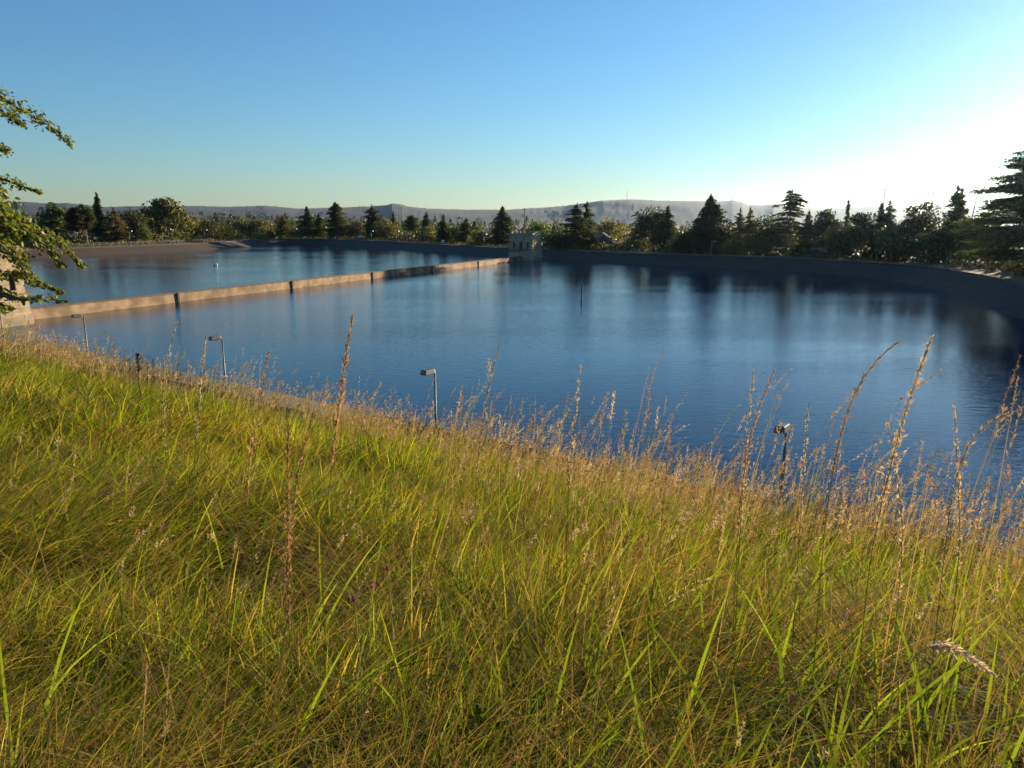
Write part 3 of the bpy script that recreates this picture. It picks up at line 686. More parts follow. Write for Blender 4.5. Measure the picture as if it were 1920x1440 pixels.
T = [
 ('round', 101, 378, 44, 34, 'green', 'round topped leafy tree with sunlit crest, leftmost on the brown bank'),
 ('pine', 137, 389, 36, 22, 'brown', 'brownish pine with bare slanting trunk on the brown bank, left of two'),
 ('pine', 160, 383, 34, 20, 'dark', 'dark green pine with bare trunk on the brown bank, right of two'),
 ('seq', 187, 361, 36, 42, 'dark', 'slender pointed sequoia rising highest above the brown bank'),
 ('open', 215, 389, 44, 24, 'brown', 'ragged grey brown conifer just right of the pointed sequoia'),
 ('round', 253, 393, 44, 24, 'dark', 'dark leafy tree between ragged conifer and the domed tree'),
 ('round', 309, 377, 94, 30, 'olive', 'big domed spreading tree behind the brown bank'),
 ('bush', 268, 424, 30, 15, 'bright', 'light green bush in front of the domed tree'),
 ('round', 360, 412, 46, 34, 'olive', 'low sunlit tree at the right foot of the domed tree'),
 ('bush', 386, 416, 44, 20, 'brown', 'low brown bush right of the domed tree'),
 ('bush', 422, 422, 40, 15, 'yellow', 'yellow green bush at the bank corner'),
 ('seq', 419, 405, 9, 26, 'yellow', 'thin yellowish spire tree above the yellow bush'),
 ('round', 462, 408, 46, 60, 'green', 'mid green tree behind the bank corner'),
 ('round', 490, 412, 40, 50, 'olive', 'olive round tree behind the shaded bank corner'),
 ('bush', 488, 436, 30, 14, 'yellow', 'dry yellow bush on the shaded corner bank'),
 ('bush', 505, 434, 20, 15, 'brown', 'small orange brown bush on the shaded corner bank'),
 ('open', 530, 404, 34, 40, 'olive', 'greyish conifer left of the hooked topped conifer'),
 ('open', 578, 387, 32, 24, 'dark', 'dark conifer with hooked tip, left of the twin pointed pair'),
 ('open', 598, 400, 24, 22, 'dark', 'shorter dark conifer beside the hooked tip conifer'),
 ('bush', 552, 424, 40, 18, 'olive', 'olive bush under the greyish conifer'),
 ('open', 630, 378, 50, 22, 'dark', 'large ragged conifer standing tallest left of the low hilltop'),
 ('round', 668, 415, 36, 26, 'brown', 'brownish round tree right of the large ragged conifer'),
 ('open', 699, 384, 38, 22, 'dark', 'conifer with leaning top below the left side of the low hilltop'),
 ('round', 722, 410, 36, 24, 'olive', 'broad olive tree right of the leaning topped conifer'),
 ('open', 739, 396, 20, 40, 'dark', 'slim dark conifer beside the tall wooden pole'),
 ('pine', 771, 404, 34, 22, 'dark', 'flat topped dark pine right of the tall wooden pole'),
 ('open', 799, 397, 24, 24, 'dark', 'slim spruce with thin tip on the far bank'),
 ('bush', 806, 424, 34, 18, 'olive', 'sunlit bush at the foot of the slim spruce'),
 ('cone', 831, 401, 30, 18, 'dark', 'dense dark cone shaped tree nearest the white cabinet'),
 ('round', 851, 424, 28, 24, 'bright', 'bright green tree right of the dense dark cone'),
 ('open', 874, 408, 36, 24, 'dark', 'dark conifer with blunt top midway to the shaded gatehouse'),
 ('bush', 897, 432, 34, 16, 'yellow', 'yellow green bush left of the big dark conifer'),
 ('cone', 943, 386, 54, 26, 'dark', 'big dark conifer immediately left of the shaded gatehouse'),
 ('round', 1008, 417, 44, 24, 'bright', 'sunlit leafy tree directly behind the shaded gatehouse'),
 ('cone', 1039, 417, 22, 28, 'dark', 'small dark conifer right of the shaded gatehouse'),
 ('cedar', 1080, 382, 52, 15, 'blue', 'tall ragged cedar left of the gabled house, left of its twin'),
 ('open', 1100, 378, 36, 21, 'blue', 'tall ragged cedar left of the gabled house, right of its twin'),
 ('round', 1145, 416, 60, 52, 'olive', 'round olive tree behind the gabled house'),
 ('tier', 1195, 396, 36, 22, 'blue', 'tiered cedar right of the house with white lit wall'),
 ('round', 1224, 390, 50, 24, 'dark', 'dark round topped tree right of the tiered cedar'),
 ('cone', 1251, 385, 46, 28, 'dark', 'dark pointed tree joined to the dark round topped tree'),
 ('cone', 1328, 366, 92, 20, 'dark', 'broad dark conifer, largest on the right bank'),
 ('open', 1388, 390, 28, 26, 'blue', 'slim conifer right of the broad dark conifer, left of a pair'),
 ('open', 1405, 388, 28, 24, 'brown', 'slim conifer right of the broad dark conifer, right of a pair'),
 ('bush', 1380, 446, 50, 17, 'bright', 'sunlit leafy bush at the foot of the broad dark conifer'),
 ('round', 1428, 440, 28, 15, 'bright', 'small sunlit tree left of the tallest tiered cedar'),
 ('tier', 1479, 357, 66, 20, 'dark', 'tallest tiered cedar with flat layered crown on the right bank'),
 ('round', 1448, 404, 66, 24, 'dark', 'dark spreading tree at the left foot of the tallest tiered cedar'),
 ('cone', 1515, 394, 34, 24, 'dark', 'hazy cone shaped conifer right of the tallest tiered cedar'),
 ('round', 1550, 390, 48, 26, 'dark', 'hazy spreading tree above the pale roofed house'),
 ('seq', 1587, 375, 22, 40, 'dark', 'hazy thin sequoia spire on the right bank'),
 ('cone', 1650, 380, 42, 24, 'dark', 'hazy conifer of a joined pair, left one'),
 ('cone', 1667, 376, 44, 26, 'dark', 'hazy conifer of a joined pair, right one'),
 ('round', 1620, 398, 54, 22, 'dark', 'hazy round tree left of the joined conifer pair'),
 ('round', 1727, 380, 62, 24, 'dark', 'hazy round tree between joined conifer pair and twin spires'),
 ('open', 1787, 347, 44, 24, 'dark', 'hazy conifer with twin spires, left spire'),
 ('open', 1797, 354, 44, 27, 'dark', 'hazy conifer with twin spires, right spire'),
 ('round', 1690, 420, 80, 17, 'dark', 'low hazy tree mass under the joined conifer pair'),
 ('round', 1838, 402, 70, 22, 'green', 'low hazy tree below the leaning pole'),
 ('round', 1580, 425, 70, 16, 'dark', 'low hazy tree under the thin sequoia spire'),
 ('round', 1770, 425, 80, 17, 'dark', 'low hazy tree under the twin spires'),
 ('cedar', 1955, 240, 165, 16, 'dark', 'huge drooping cedar against the low sun at the right edge'),
 ('round', 1290, 432, 40, 19, 'dark', 'low dark tree at the left foot of the broad dark conifer'),
 ('round', 1050, 436, 44, 13, 'dark', 'low dark shrubby tree under the ragged twin cedars'),
]
for kind, px, yt, wpx, sb, colr, lb in T: tree(kind, px, yt, wpx, sb, colr, lb)
# trees just past the right edge of the frame, which shade the bank and the foot of the slope
for k, (px, yt, wpx, kd) in enumerate(((2075, 262, 120, 'cedar'), (2240, 250, 150, 'round'), (2420, 215, 170, 'cone'), (2650, 190, 220, 'round'))):
    tree(kd, px, yt, wpx, 20, 'dark', ['tall ragged cedar beyond the drooping cedar', 'broad round tree beyond the tall ragged cedar', 'great dark conifer at the turn of the right bank', 'great round tree past the dark conifer at the bank turn'][k])

# far wood between the bank trees and the hills: one uncountable mass
VV, QQ, TT = [], [], []; off = 0
for k in range(2700):
    px = rng.uniform(-250, 2150); D = 430 + 1500 * rng.random() ** 1.5
    ytop = np.interp(px, (-250, 0, 420, 560, 700, 1000, 1200, 2150), (402, 402, 404, 406, 410, 416, 419, 418)) + (1 - (D - 430) / 1500) * 16 + rng.normal() * 4
    x = (px - CX) / F * D * CP; y = D
    if sdf([(x, y)])[0] < 55: continue
    zt = EYE + (418 - ytop) * D / F; h = zt + 3
    if h < 5: h = 5 + rng.random() * 3
    wd = h * rng.uniform(.35, .55); con = rng.random() < .55; n = 54
    t = rng.random(n) ** (.8 if con else 1.0); a = rng.random(n) * 6.28
    rr = wd / 2 * ((1 - t) ** .8 + .03 if con else np.sqrt(np.clip(1 - (2 * t - 1) ** 2, 0.05, 1)) * 1.25)
    P = np.stack((x + np.cos(a) * rr, y + np.sin(a) * rr, -3 + h * (.08 + .92 * t)), 1)
    v, q = quads(P, np.full(n, max(1.6, h * .17)), np.tile((0, 0, 1.), (n, 1)) if con else None, 0, .75)
    c = COLS[['dark', 'blue', 'green', 'olive', 'brown', 'dark'][rng.integers(6)]] if not con else COLS[['dark', 'blue', 'dark', 'brown'][rng.integers(4)]]
    VV.append(v); QQ.append(q + off); off += len(v); TT.append(np.repeat(jit(c, n, .3), 4, 0))
fw = np_mesh('far_wood', np.vstack(VV), np.vstack(QQ), M['leaf'], None, np.vstack(TT))
tag(fw, 'dark distant wood filling the plain below the hills', 'wood', kind='stuff')

U = []; UT = []
for a in far_sel:
    px = CX + F * SH[a][0] / (SH[a][1] * CP) if SH[a][1] > 5 else 5000
    if px < -300: continue
    right = px > 1018; nn = (0 if 1098 < px < 1182 else 210) if right else 190
    if nn == 0: continue
    lo_, hi_ = (13, 36) if right else (20, 44); sb = rng.uniform(lo_, hi_, nn)
    xy = SH[a] + SHN[a] * sb[:, None] + SHT[a] * rng.uniform(-2.6, 2.6, (nn, 1))
    top_ = (1.2 + 6.0 * vnoise(xy[:, 0], xy[:, 1], 5.5, 21) ** 1.4) * (.35 + .65 * np.clip((sb - 13) / 9, 0, 1)) if right else 1.2 + 6.0 * vnoise(xy[:, 0], xy[:, 1], 6, 22)
    U.append(np.column_stack((xy, 2.0 - (0 if right else 1.0) + top_ * rng.random(nn) ** .6))); UT.append(.6 + .8 * vnoise(xy[:, 0], xy[:, 1], 4, 23))
U = np.vstack(U); UT = np.concatenate(UT); V, Q = quads(U, np.full(len(U), 1.0), None, 0, .75)
kk = vnoise(U[:, 0], U[:, 1], 9, 24)[:, None]; uc = (np.array(COLS['dark']) * (1 - kk) + np.array(COLS['olive']) * kk) * UT[:, None]
tag(np_mesh('undergrowth', V, Q, M['leaf'], None, np.repeat(np.clip(uc * (1 + (rng.random((len(U), 1)) - .5) * .5), .004, .5), 4, 0)), 'dark tangled undergrowth massed under the trees of the far bank', 'undergrowth', kind='stuff')

# dry weeds and pale stones on the far verge
VV = []; TT = []; n = 0
P = []; 
for a in far_sel:
    m = 26; d = rng.uniform(10.4, 19, m); P.append(np.column_stack((SH[a] + SHN[a] * d[:, None] + SHT[a] * rng.uniform(-2, 2, (m, 1)), 2.75 + rng.random(m) * .5)))
P = np.vstack(P); V, Q = quads(P, np.full(len(P), .8), np.tile((0, 0, 1.), (len(P), 1)), 0, .5)
tag(np_mesh('verge_weeds', V, Q, M['straw'], None, np.repeat(jit((.13, .095, .045), len(P), .4), 4, 0)), 'dry brown weeds fringing the top of the far bank', 'weeds', kind='stuff')

# ------------------------------------------------------------------ tree at the left whose boughs hang into the picture
lt = thing('broadleaf_tree', 'leafy tree whose drooping boughs hang in front of the sunlit gatehouse', 'tree', (-8.8, 5.2, float(ground_z(-8.8, 5.2)[0]) - .1), 0)
base = np.array(lt.location)
tr_top = np.array((.3, .2, 7.0)); MB().tube([(0, 0, -.3), (.08, 0, 1.5), (.1, .1, 3.4), tr_top], [.26, .21, .16, .07], 10).build('trunk', M['bark'], lt, smooth=True)
bough_px = [ # polyline in the picture, depth, leaf density, spread(px)
 ([(-160, 150), (0, 180), (40, 208), (75, 225), (105, 245), (134, 272)], 6.6, 1.0, 15),
 ([(-120, 180), (0, 205), (25, 222), (48, 238)], 6.4, .9, 12), ([(-60, 265), (0, 277), (16, 284)], 6.5, .9, 9),
 ([(-100, 300), (0, 335), (30, 345), (55, 354), (76, 361)], 6.2, .8, 7), ([(-60, 325), (0, 352), (14, 372)], 6.2, .6, 6),
 ([(-140, 350), (-20, 385), (20, 405), (45, 425), (75, 440), (105, 450), (130, 470), (156, 502)], 5.9, .9, 11),
 ([(-60, 380), (0, 398), (25, 420), (40, 445)], 5.7, 1.7, 22), ([(-40, 360), (0, 385), (12, 400), (30, 410)], 5.8, 1.5, 16),
 ([(-40, 400), (10, 430), (60, 440), (95, 468), (113, 500)], 5.8, 1.5, 11), ([(-60, 420), (-5, 452), (25, 470), (45, 495), (54, 524)], 5.7, .8, 11),
 ([(-30, 410), (5, 440), (10, 470)], 5.8, .7, 13), ([(-60, 500), (0, 515), (30, 512), (58, 526), (85, 535), (118, 550)], 5.6, 1.1, 7),
 ([(10, 470), (40, 500), (52, 520), (57, 524)], 5.6, .9, 10), ([(-60, 525), (0, 550), (25, 556), (45, 562)], 5.6, 1.0, 8),
 ([(45, 562), (70, 560), (95, 561), (126, 566)], 5.6, .45, 6), ([(-40, 560), (0, 575), (24, 580)], 5.6, 1.3, 9),
]
LP, LD, LS = [], [], []
for pl, D, dn, sp in bough_px:
    pts = [at_depth(x, y, D + rng.normal() * .05 + .25 * k / len(pl)) - base for k, (x, y) in enumerate(pl)]
    anchor = np.array((.15, .12, max(1.6, min(6.6, pts[0][2] + .2)))); full = [anchor, (anchor + pts[0]) / 2 + np.array((0, 0, .12))] + pts
    rad = np.linspace(.020, .002, len(full)); MB().tube(full, rad, 6).build('bough', M['bark'], lt)
    pts = np.array(pts); seg = np.concatenate(([0], np.linalg.norm(np.diff(pts, axis=0), axis=1).cumsum())); L = seg[-1]
    n = int(L * 480 * dn); u = rng.random(n) * L; u = np.concatenate((u, rng.uniform(L * .97, L, 5)))
    q = np.stack([np.interp(u, seg, pts[:, c]) for c in range(3)], 1)
    s_ = sp * D / F; fade = np.clip((L - u) / (.3 * L), .35, 1)[:, None]
    LP.append(q + rng.normal(size=q.shape) * s_ * .72 * fade * np.array((1, 1.6, 1)))
    dd = np.gradient(pts, axis=0); dq = np.stack([np.interp(u, seg, dd[:, c]) for c in range(3)], 1); dq /= np.linalg.norm(dq, axis=1)[:, None]
    LD.append(dq * .9 + np.array((0, 0, -.35))); LS.append(np.full(len(q), .034))
def leaves(P, D, size, cols):
    n = len(P); a = D + rng.normal(size=(n, 3)) * .6; a /= np.linalg.norm(a, axis=1)[:, None]
    b = rng.normal(size=(n, 3)); b -= (a * b).sum(1)[:, None] * a; b /= np.linalg.norm(b, axis=1)[:, None]; c = np.cross(a, b)
    s = (size * (.6 + .8 * rng.random(n)))[:, None]
    rows = [P - a * s * .5, P - a * s * .18 + b * s * .27 + c * s * .05, P + a * s * .18 + b * s * .22 + c * s * .05, P + a * s * .55, P + a * s * .18 - b * s * .22 + c * s * .05, P - a * s * .18 - b * s * .27 + c * s * .05]
    V = np.stack(rows, 1).reshape(-1, 3); o = (np.arange(n) * 6)[:, None]
    Q = np.vstack((o + np.array([[0, 1, 2, 3]]), o + np.array([[0, 3, 4, 5]])))
    return V, Q, np.repeat(cols, 6, 0)
LP, LD, LS = np.vstack(LP), np.vstack(LD), np.concatenate(LS)
lc = jit((.14, .155, .030), len(LP), .45)
# crown round the trunk, out of frame to the left, so that the tree is whole
nc = 9000; d = rng.normal(size=(nc, 3)); d /= np.linalg.norm(d, axis=1)[:, None]
cp = np.array((-.6, -.4, 6.2)) + d * np.array((2.4, 2.6, 2.6)) * (.55 + .5 * vnoise(d[:, 0] * 3 + 5, d[:, 1] * 3 + d[:, 2] * 2, .5, 8))[:, None]
V, Q, tint = leaves(np.vstack((LP, cp)), np.vstack((LD, d)), np.concatenate((LS, np.full(nc, .075))), np.vstack((lc, jit((.08, .10, .024), nc, .3))))
np_mesh('crown', V, Q, M['leaf'], lt, tint)

# ------------------------------------------------------------------ meadow grass
GREEN, LIME, TAN, RUST, DEEP = (.085, .148, .014), (.245, .272, .020), (.36, .255, .10), (.24, .14, .05), (.035, .055, .010)
def scatter(n, r0, r1, azr=(-39, 38), power=1.0, mmin=-99):
    X = []; Y = []; c = 0
    while c < n:
        k = int((n - c) * 1.8) + 100
        r = (r0 ** power + (r1 ** power - r0 ** power) * rng.random(k)) ** (1 / power); a = np.radians(rng.uniform(azr[0], azr[1], k))
        x, y = r * np.sin(a), r * np.cos(a); s = SN[0] * x + SN[1] * y; m = HN[0] * x + HN[1] * y
        ok = (s < 18.6) & (m < 23.0) & (m + 6.5 * (rng.random(k) - .5) > mmin); X.append(x[ok]); Y.append(y[ok]); c += ok.sum()
        if r0 > 25 and ok.sum() < 10: break
    x, y = np.concatenate(X)[:n], np.concatenate(Y)[:n]
    return x, y, np.maximum(hill_z(x, y), 1.45)
def ribbon(root, az, h, lean, bend, w, seg, col0, col1, twist=None, taper=.75):
    n = len(root); t = np.linspace(0, 1, seg + 1)[None]; d = np.stack((np.sin(az), np.cos(az)), 1)
    hor = h[:, None] * (lean[:, None] * t + bend[:, None] * t ** 2.2); ver = h[:, None] * (t - (.28 * bend[:, None] ** 2 + .12 * bend[:, None]) * t ** 2.6)
    P = np.empty((n, seg + 1, 3)); P[..., 0] = root[:, 0:1] + d[:, 0:1] * hor; P[..., 1] = root[:, 1:2] + d[:, 1:2] * hor; P[..., 2] = root[:, 2:3] + ver
    ta = az + math.pi / 2 + (rng.normal(size=n) * .7 if twist is None else twist); sd = np.stack((np.sin(ta), np.cos(ta), np.zeros(n)), 1)
    hw = (w[:, None] * .5 * (1 - t ** 2 * .985) ** taper)[..., None]
    V = np.stack((P - sd[:, None] * hw, P + sd[:, None] * hw), 2).reshape(-1, 3)
    k = 2 * (seg + 1); base = (np.arange(n) * k)[:, None, None]; i = (np.arange(seg) * 2)[None, :, None]
    Q = (base + i + np.array([0, 1, 3, 2])[None, None]).reshape(-1, 4)
    c = col0[:, None] * (1 - t[..., None]) + col1[:, None] * t[..., None]
    return V, Q, np.repeat(c, 2, 1).reshape(-1, 3), P
class Bag:
    def __init__(s): s.V, s.Q, s.T, s.o = [], [], [], 0
    def add(s, V, Q, T): s.V.append(V); s.Q.append(Q + s.o); s.T.append(T); s.o += len(V)
    def build(s, name, mat, parent=None): return np_mesh(name, np.vstack(s.V), np.vstack(s.Q), mat, parent, np.vstack(s.T))
def mixc(cols, wts):
    wts = np.stack(wts, 1); wts /= wts.sum(1)[:, None]; k = (rng.random((len(wts), 1)) > wts.cumsum(1)).sum(1).clip(0, len(cols) - 1)
    c = np.array(cols)[k]; return np.clip(c * (1 + (rng.random((len(c), 1)) - .5) * .6) + rng.normal(size=c.shape) * .012, .006, .8)
G = Bag(); H = Bag()
def patch(x, y):
    return np.clip((vnoise(x, y, 1.9, 11) * .65 + vnoise(x, y, .6, 12) * .35 - .46) * 4.5, 0, 1)
WIND = R(75)
def tufts(nt, per, r0, r1, hh, ww, seg, power=1.4, azr=(-39, 38), spread=.07, loose=.25):
    """tussocks: blades that lean out of shared roots, with loose blades between"""
    tx, ty, tz = scatter(nt, r0, r1, azr, power)
    if r0 < 9:                                                # bare, dark pockets between the tussocks
        kp = vnoise(tx, ty, .50, 51) * .65 + vnoise(tx, ty, .2, 52) * .35 + .18 * (rng.random(len(tx)) - .5) > .415; tx, ty = tx[kp], ty[kp]
    nt = len(tx)
    th = hh * (.55 + .9 * vnoise(tx, ty, 1.5, 13)) * (.7 + .6 * rng.random(nt)); tr = np.hypot(tx, ty); td = np.clip(patch(tx, ty) + np.clip((3.6 - tr) / 2, 0, 1) * np.clip((vnoise(tx, ty, .9, 31) - .38) * 3, 0, .8), 0, 1); ed = np.clip((HN[0] * tx + HN[1] * ty - 8) / 8, 0, 1)
    tflat = np.clip((vnoise(tx, ty, .8, 14) - .36) * 3, 0, 1); ta = rng.random(nt) * 6.283
    tc = mixc((GREEN, LIME, TAN, RUST), (.8 - .65 * td, 1.3 - .6 * td, .08 + .52 * td + .45 * ed, .03 + .36 * td + .06 * ed))
    tshade = np.clip((vnoise(tx, ty, 1.6, 33) - .48 + np.clip((4 - tr) / 8, 0, .25)) * 5, 0, 1)[:, None]; tc = tc * (1 - tshade * .45) + np.array((.03, .055, .012)) * tshade * .45  # painted shade: dark green mixed into patches of tufts, stronger towards the camera
    k = np.repeat(np.arange(nt), per); n = len(k); off = rng.normal(size=(n, 2)) * spread; lo = rng.random(n) < loose; off[lo] *= 4
    x, y = tx[k] + off[:, 0], ty[k] + off[:, 1]; s_ = SN[0] * x + SN[1] * y; z = np.maximum(hill_z(x, y), 1.45)
    az = np.arctan2(off[:, 0], off[:, 1]) + rng.normal(size=n) * 1.1; az = np.where(rng.random(n) < .18, ta[k] * .35 + WIND * .65 + rng.normal(size=n) * .5, az)
    h = th[k] * (.5 + .75 * rng.random(n)); lean = np.abs(rng.normal(size=n)) * .20 + .08 + tflat[k] * .35; bend = np.clip(rng.random(n) ** 1.2 * 1.0 + tflat[k] * .45, 0, 1.3)
    w_ = ww * (.5 + rng.random(n)); c1 = np.clip(tc[k] * (.72 + .56 * rng.random((n, 1))), .005, .8); dr = rng.random(n) < .10; c1[dr] = np.array(TAN) * (.7 + .6 * rng.random((dr.sum(), 1)))
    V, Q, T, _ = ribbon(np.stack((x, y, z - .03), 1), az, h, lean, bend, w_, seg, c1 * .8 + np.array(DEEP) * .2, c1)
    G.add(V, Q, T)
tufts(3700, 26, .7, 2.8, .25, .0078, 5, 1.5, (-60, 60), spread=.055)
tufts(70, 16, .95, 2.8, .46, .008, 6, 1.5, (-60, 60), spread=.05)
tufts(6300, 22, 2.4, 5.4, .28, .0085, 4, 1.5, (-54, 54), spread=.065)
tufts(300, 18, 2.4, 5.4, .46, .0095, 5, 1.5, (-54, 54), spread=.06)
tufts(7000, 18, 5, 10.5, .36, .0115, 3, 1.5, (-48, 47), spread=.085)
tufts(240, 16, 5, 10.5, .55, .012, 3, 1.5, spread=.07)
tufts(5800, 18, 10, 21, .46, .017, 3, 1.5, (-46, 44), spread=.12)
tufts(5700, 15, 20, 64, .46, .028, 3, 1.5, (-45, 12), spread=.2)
# flattened swathes: blades lying over each other
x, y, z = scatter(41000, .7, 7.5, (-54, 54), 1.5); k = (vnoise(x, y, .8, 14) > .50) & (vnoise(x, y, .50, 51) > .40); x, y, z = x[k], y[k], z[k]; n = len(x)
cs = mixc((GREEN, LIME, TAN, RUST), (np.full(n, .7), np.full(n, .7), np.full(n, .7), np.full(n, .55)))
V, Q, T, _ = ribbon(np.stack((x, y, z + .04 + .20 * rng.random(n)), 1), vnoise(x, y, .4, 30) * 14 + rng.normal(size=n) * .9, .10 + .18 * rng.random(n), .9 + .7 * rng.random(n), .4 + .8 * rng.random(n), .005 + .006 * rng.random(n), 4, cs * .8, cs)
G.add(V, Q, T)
# thin dead litter lying in the sward
x, y, z = scatter(46000, .7, 7.5, (-54, 54), 1.5); k = vnoise(x, y, .50, 51) + .25 * rng.random(len(x)) > .50; x, y, z = x[k], y[k], z[k]; n = len(x)
V, Q, T, _ = ribbon(np.stack((x, y, z + .02 + .16 * rng.random(n)), 1), rng.random(n) * 6.28, .12 + .3 * rng.random(n), .9 + .8 * rng.random(n), rng.random(n) * 1.0, .0022 + .0028 * rng.random(n), 3, jit(RUST, n, .4), jit(TAN, n, .4))
G.add(V, Q, T)
# broad bright leaves, mostly on the right
x, y, z = scatter(2600, 1.2, 7.0, (-38, 37), 1.4); k = (rng.random(len(x)) < np.clip(.25 + x * .3, .12, 1)); x, y, z = x[k], y[k], z[k]; n = len(x)
V, Q, T, _ = ribbon(np.stack((x, y, z), 1), WIND + rng.normal(size=n) * 1.2, .34 + .4 * rng.random(n), .12 + .3 * rng.random(n), .2 + .8 * rng.random(n) ** 2, .009 + .010 * rng.random(n), 6, jit(GREEN, n, .25), jit((.19, .235, .025), n, .25), None, .6)
G.add(V, Q, T)
# flowering stems with seed heads
def heads(n, r0, r1, hh, power, azr, nsp, spl, wst, mmin=-99, pale=0.0):
    x, y, z = scatter(n, r0, r1, azr, power, mmin); n = len(x); m = HN[0] * x + HN[1] * y
    if mmin > 5:
        kp = vnoise(x, y, 2.4, 40) + .5 * vnoise(x, y, .7, 41) > .44 + .3 * rng.random(n); x, y, z = x[kp], y[kp], z[kp]; n = len(x)
    h = hh * (.50 + .65 * rng.random(n) ** 1.3) * (.70 + .6 * vnoise(x, y, 1.7, 15)); nod = rng.random(n) < .55
    az = WIND + rng.normal(size=n) * .55; lean = np.abs(rng.normal(size=n)) * .14 + .03; bend = np.where(nod, .12 + .4 * rng.random(n), .05 * rng.random(n))
    cs = mixc((LIME, TAN, GREEN), (np.full(n, .5), np.full(n, .65), np.full(n, .2)))
    seg = 8 if r0 < 6 else 5
    V, Q, T, P = ribbon(np.stack((x, y, z), 1), az, h, lean, bend, wst * (.7 + .6 * rng.random(n)), seg, cs, cs * .9 + np.array(TAN) * .1, None, .35)
    H.add(V, Q, T)
    f = .76 + .18 * rng.random(n)                                # where the head begins
    u = f[:, None] + (1 - f)[:, None] * rng.random((n, nsp)); kf = u * seg; ki = np.clip(kf.astype(int), 0, seg - 1); fr = (kf - ki)[..., None]
    rows = np.arange(n)[:, None]; A = P[rows, ki]; B = P[rows, ki + 1]; C = A * (1 - fr) + B * fr; D = B - A; D /= np.linalg.norm(D, axis=2)[..., None]
    q = (u - f[:, None]) / (1 - f)[:, None]; sprd = np.where(rng.random(n) < .28, .011, .0045)[:, None] * (1 - .6 * q) * max(1, spl / .011)
    o = rng.normal(size=C.shape); o -= (o * D).sum(2)[..., None] * D; o[..., 2] -= np.where(nod, .6, .0)[:, None]
    C = C + o * sprd[..., None]; Dd = D + o * .35
    cc = mixc(((.40, .285, .14), (.33, .215, .10), (.50, .40, .24)), (np.full(n, .5), np.full(n, .35), np.full(n, .35 + pale)))
    V, Q = quads(C.reshape(-1, 3), np.full(n * nsp, spl * 1.6), Dd.reshape(-1, 3), 0, .25)
    H.add(V, Q, np.repeat(np.clip(np.repeat(cc, nsp, 0) * (.75 + .5 * rng.random((n * nsp, 1))), 0, .8), 4, 0))
heads(26, 1.7, 3.4, .80, 1.4, (-38, 37), 44, .008, .0022)
heads(190, 3.2, 7.0, .74, 1.4, (-38, 37), 34, .012, .003)
heads(150, 2.8, 6.0, 1.40, 1.2, (4, 37), 46, .011, .003, pale=.3)
heads(1300, 5.0, 10, 1.3, 1.2, (-8, 37), 40, .014, .0036, 5.5, pale=.3)
heads(1900, 7, 13, 1.05, 1.6, (-38, 37), 22, .018, .005, 9.5)
heads(6200, 12, 24, 1.15, 1.5, (-38, 34), 14, .028, .008, 11)
heads(6500, 20, 62, 1.2, 1.5, (-39, 8), 11, .045, .014, 10.5)
# leafy weeds low in the sward
n = 900; x, y, z = scatter(n, 1.6, 9, power=1.3); k = vnoise(x, y, 1.3, 16) > .60; x, y, z = x[k], y[k], z[k]
P = np.repeat(np.stack((x, y, z + .12), 1), 14, 0); P = P + rng.normal(size=P.shape) * np.array((.07, .07, .09)); n = len(P)
V, Q, T = leaves(P, np.tile((0, 0, .4), (n, 1)), np.full(n, .045), jit((.085, .125, .022), n, .3)); G.add(V, Q, T)
gr = G.build('meadow_grass', M['grass']); tag(gr, 'long green and straw coloured grass covering the slope', 'grass', kind='stuff')
sh_ = H.build('seeding_grass', M['straw']); tag(sh_, 'thin tan seeding grass stems rising above the slope', 'grass', kind='stuff')

# single tall stalks that stand out from the rest
def stalk(label, pl, D, head, hw, col, nsp=110, spl=.015, scol=LIME, r=.0022, lay=False):
    """pl: picture polyline tip -> foot; head: fraction of the length that carries seed"""
    pts = [at_depth(x, y, D) for x, y in pl]
    foot = pts[-1].copy(); gz_ = float(max(hill_z(foot[0], foot[1]), 2.4)) - .02
    if not lay:
        if gz_ < foot[2]: pts.append(np.array((foot[0] + .02, foot[1], gz_)))
        org = np.array((pts[-1][0], pts[-1][1], pts[-1][2]))
    else: org = pts[-1].copy()
    P = np.array(pts[::-1]) - org
    seg = np.concatenate(([0], np.linalg.norm(np.diff(P, axis=0), axis=1).cumsum())); u = np.linspace(0, seg[-1], 26)
    # smooth the polyline
    S_ = np.stack([np.interp(u, seg, P[:, c]) for c in range(3)], 1)
    for _ in range(6): S_[1:-1] = (S_[:-2] + 2 * S_[1:-1] + S_[2:]) / 4
    t = thing('grass_stalk', label, 'grass stalk', org, 0, 'tall single grass stalks')
    st = MB().tube(S_, np.linspace(r, r * .45, len(S_)), 6).build('stem', None, t); me = st.data
    a = me.color_attributes.new('tint', 'FLOAT_COLOR', 'POINT'); a.data.foreach_set('color', np.tile((*scol, 1.0), len(me.vertices)).astype(np.float32)); me.materials.append(M['straw'])
    L = seg[-1]; q = rng.random(nsp) ** .9; uu = L * (1 - head * q); C = np.stack([np.interp(uu, u, S_[:, c]) for c in range(3)], 1); C2 = np.stack([np.interp(uu + .01, u, S_[:, c]) for c in range(3)], 1)
    Dv = C2 - C + np.array((0, 0, 1e-5)); Dv /= np.linalg.norm(Dv, axis=1)[:, None]; o = rng.normal(size=C.shape); o -= (o * Dv).sum(1)[:, None] * Dv
    env = np.sin(np.clip(q, .03, 1) * math.pi * .8 + .12) * (.7 + .5 * np.abs(np.sin(q * 17)))
    C = C + o * (hw * env)[:, None]; V, Q = quads(C, np.full(nsp, spl * 1.35), Dv + o * .3, 0, .26)
    np_mesh('seed_head', V, Q, M['straw'], t, np.repeat(jit(col, nsp, .35), 4, 0))
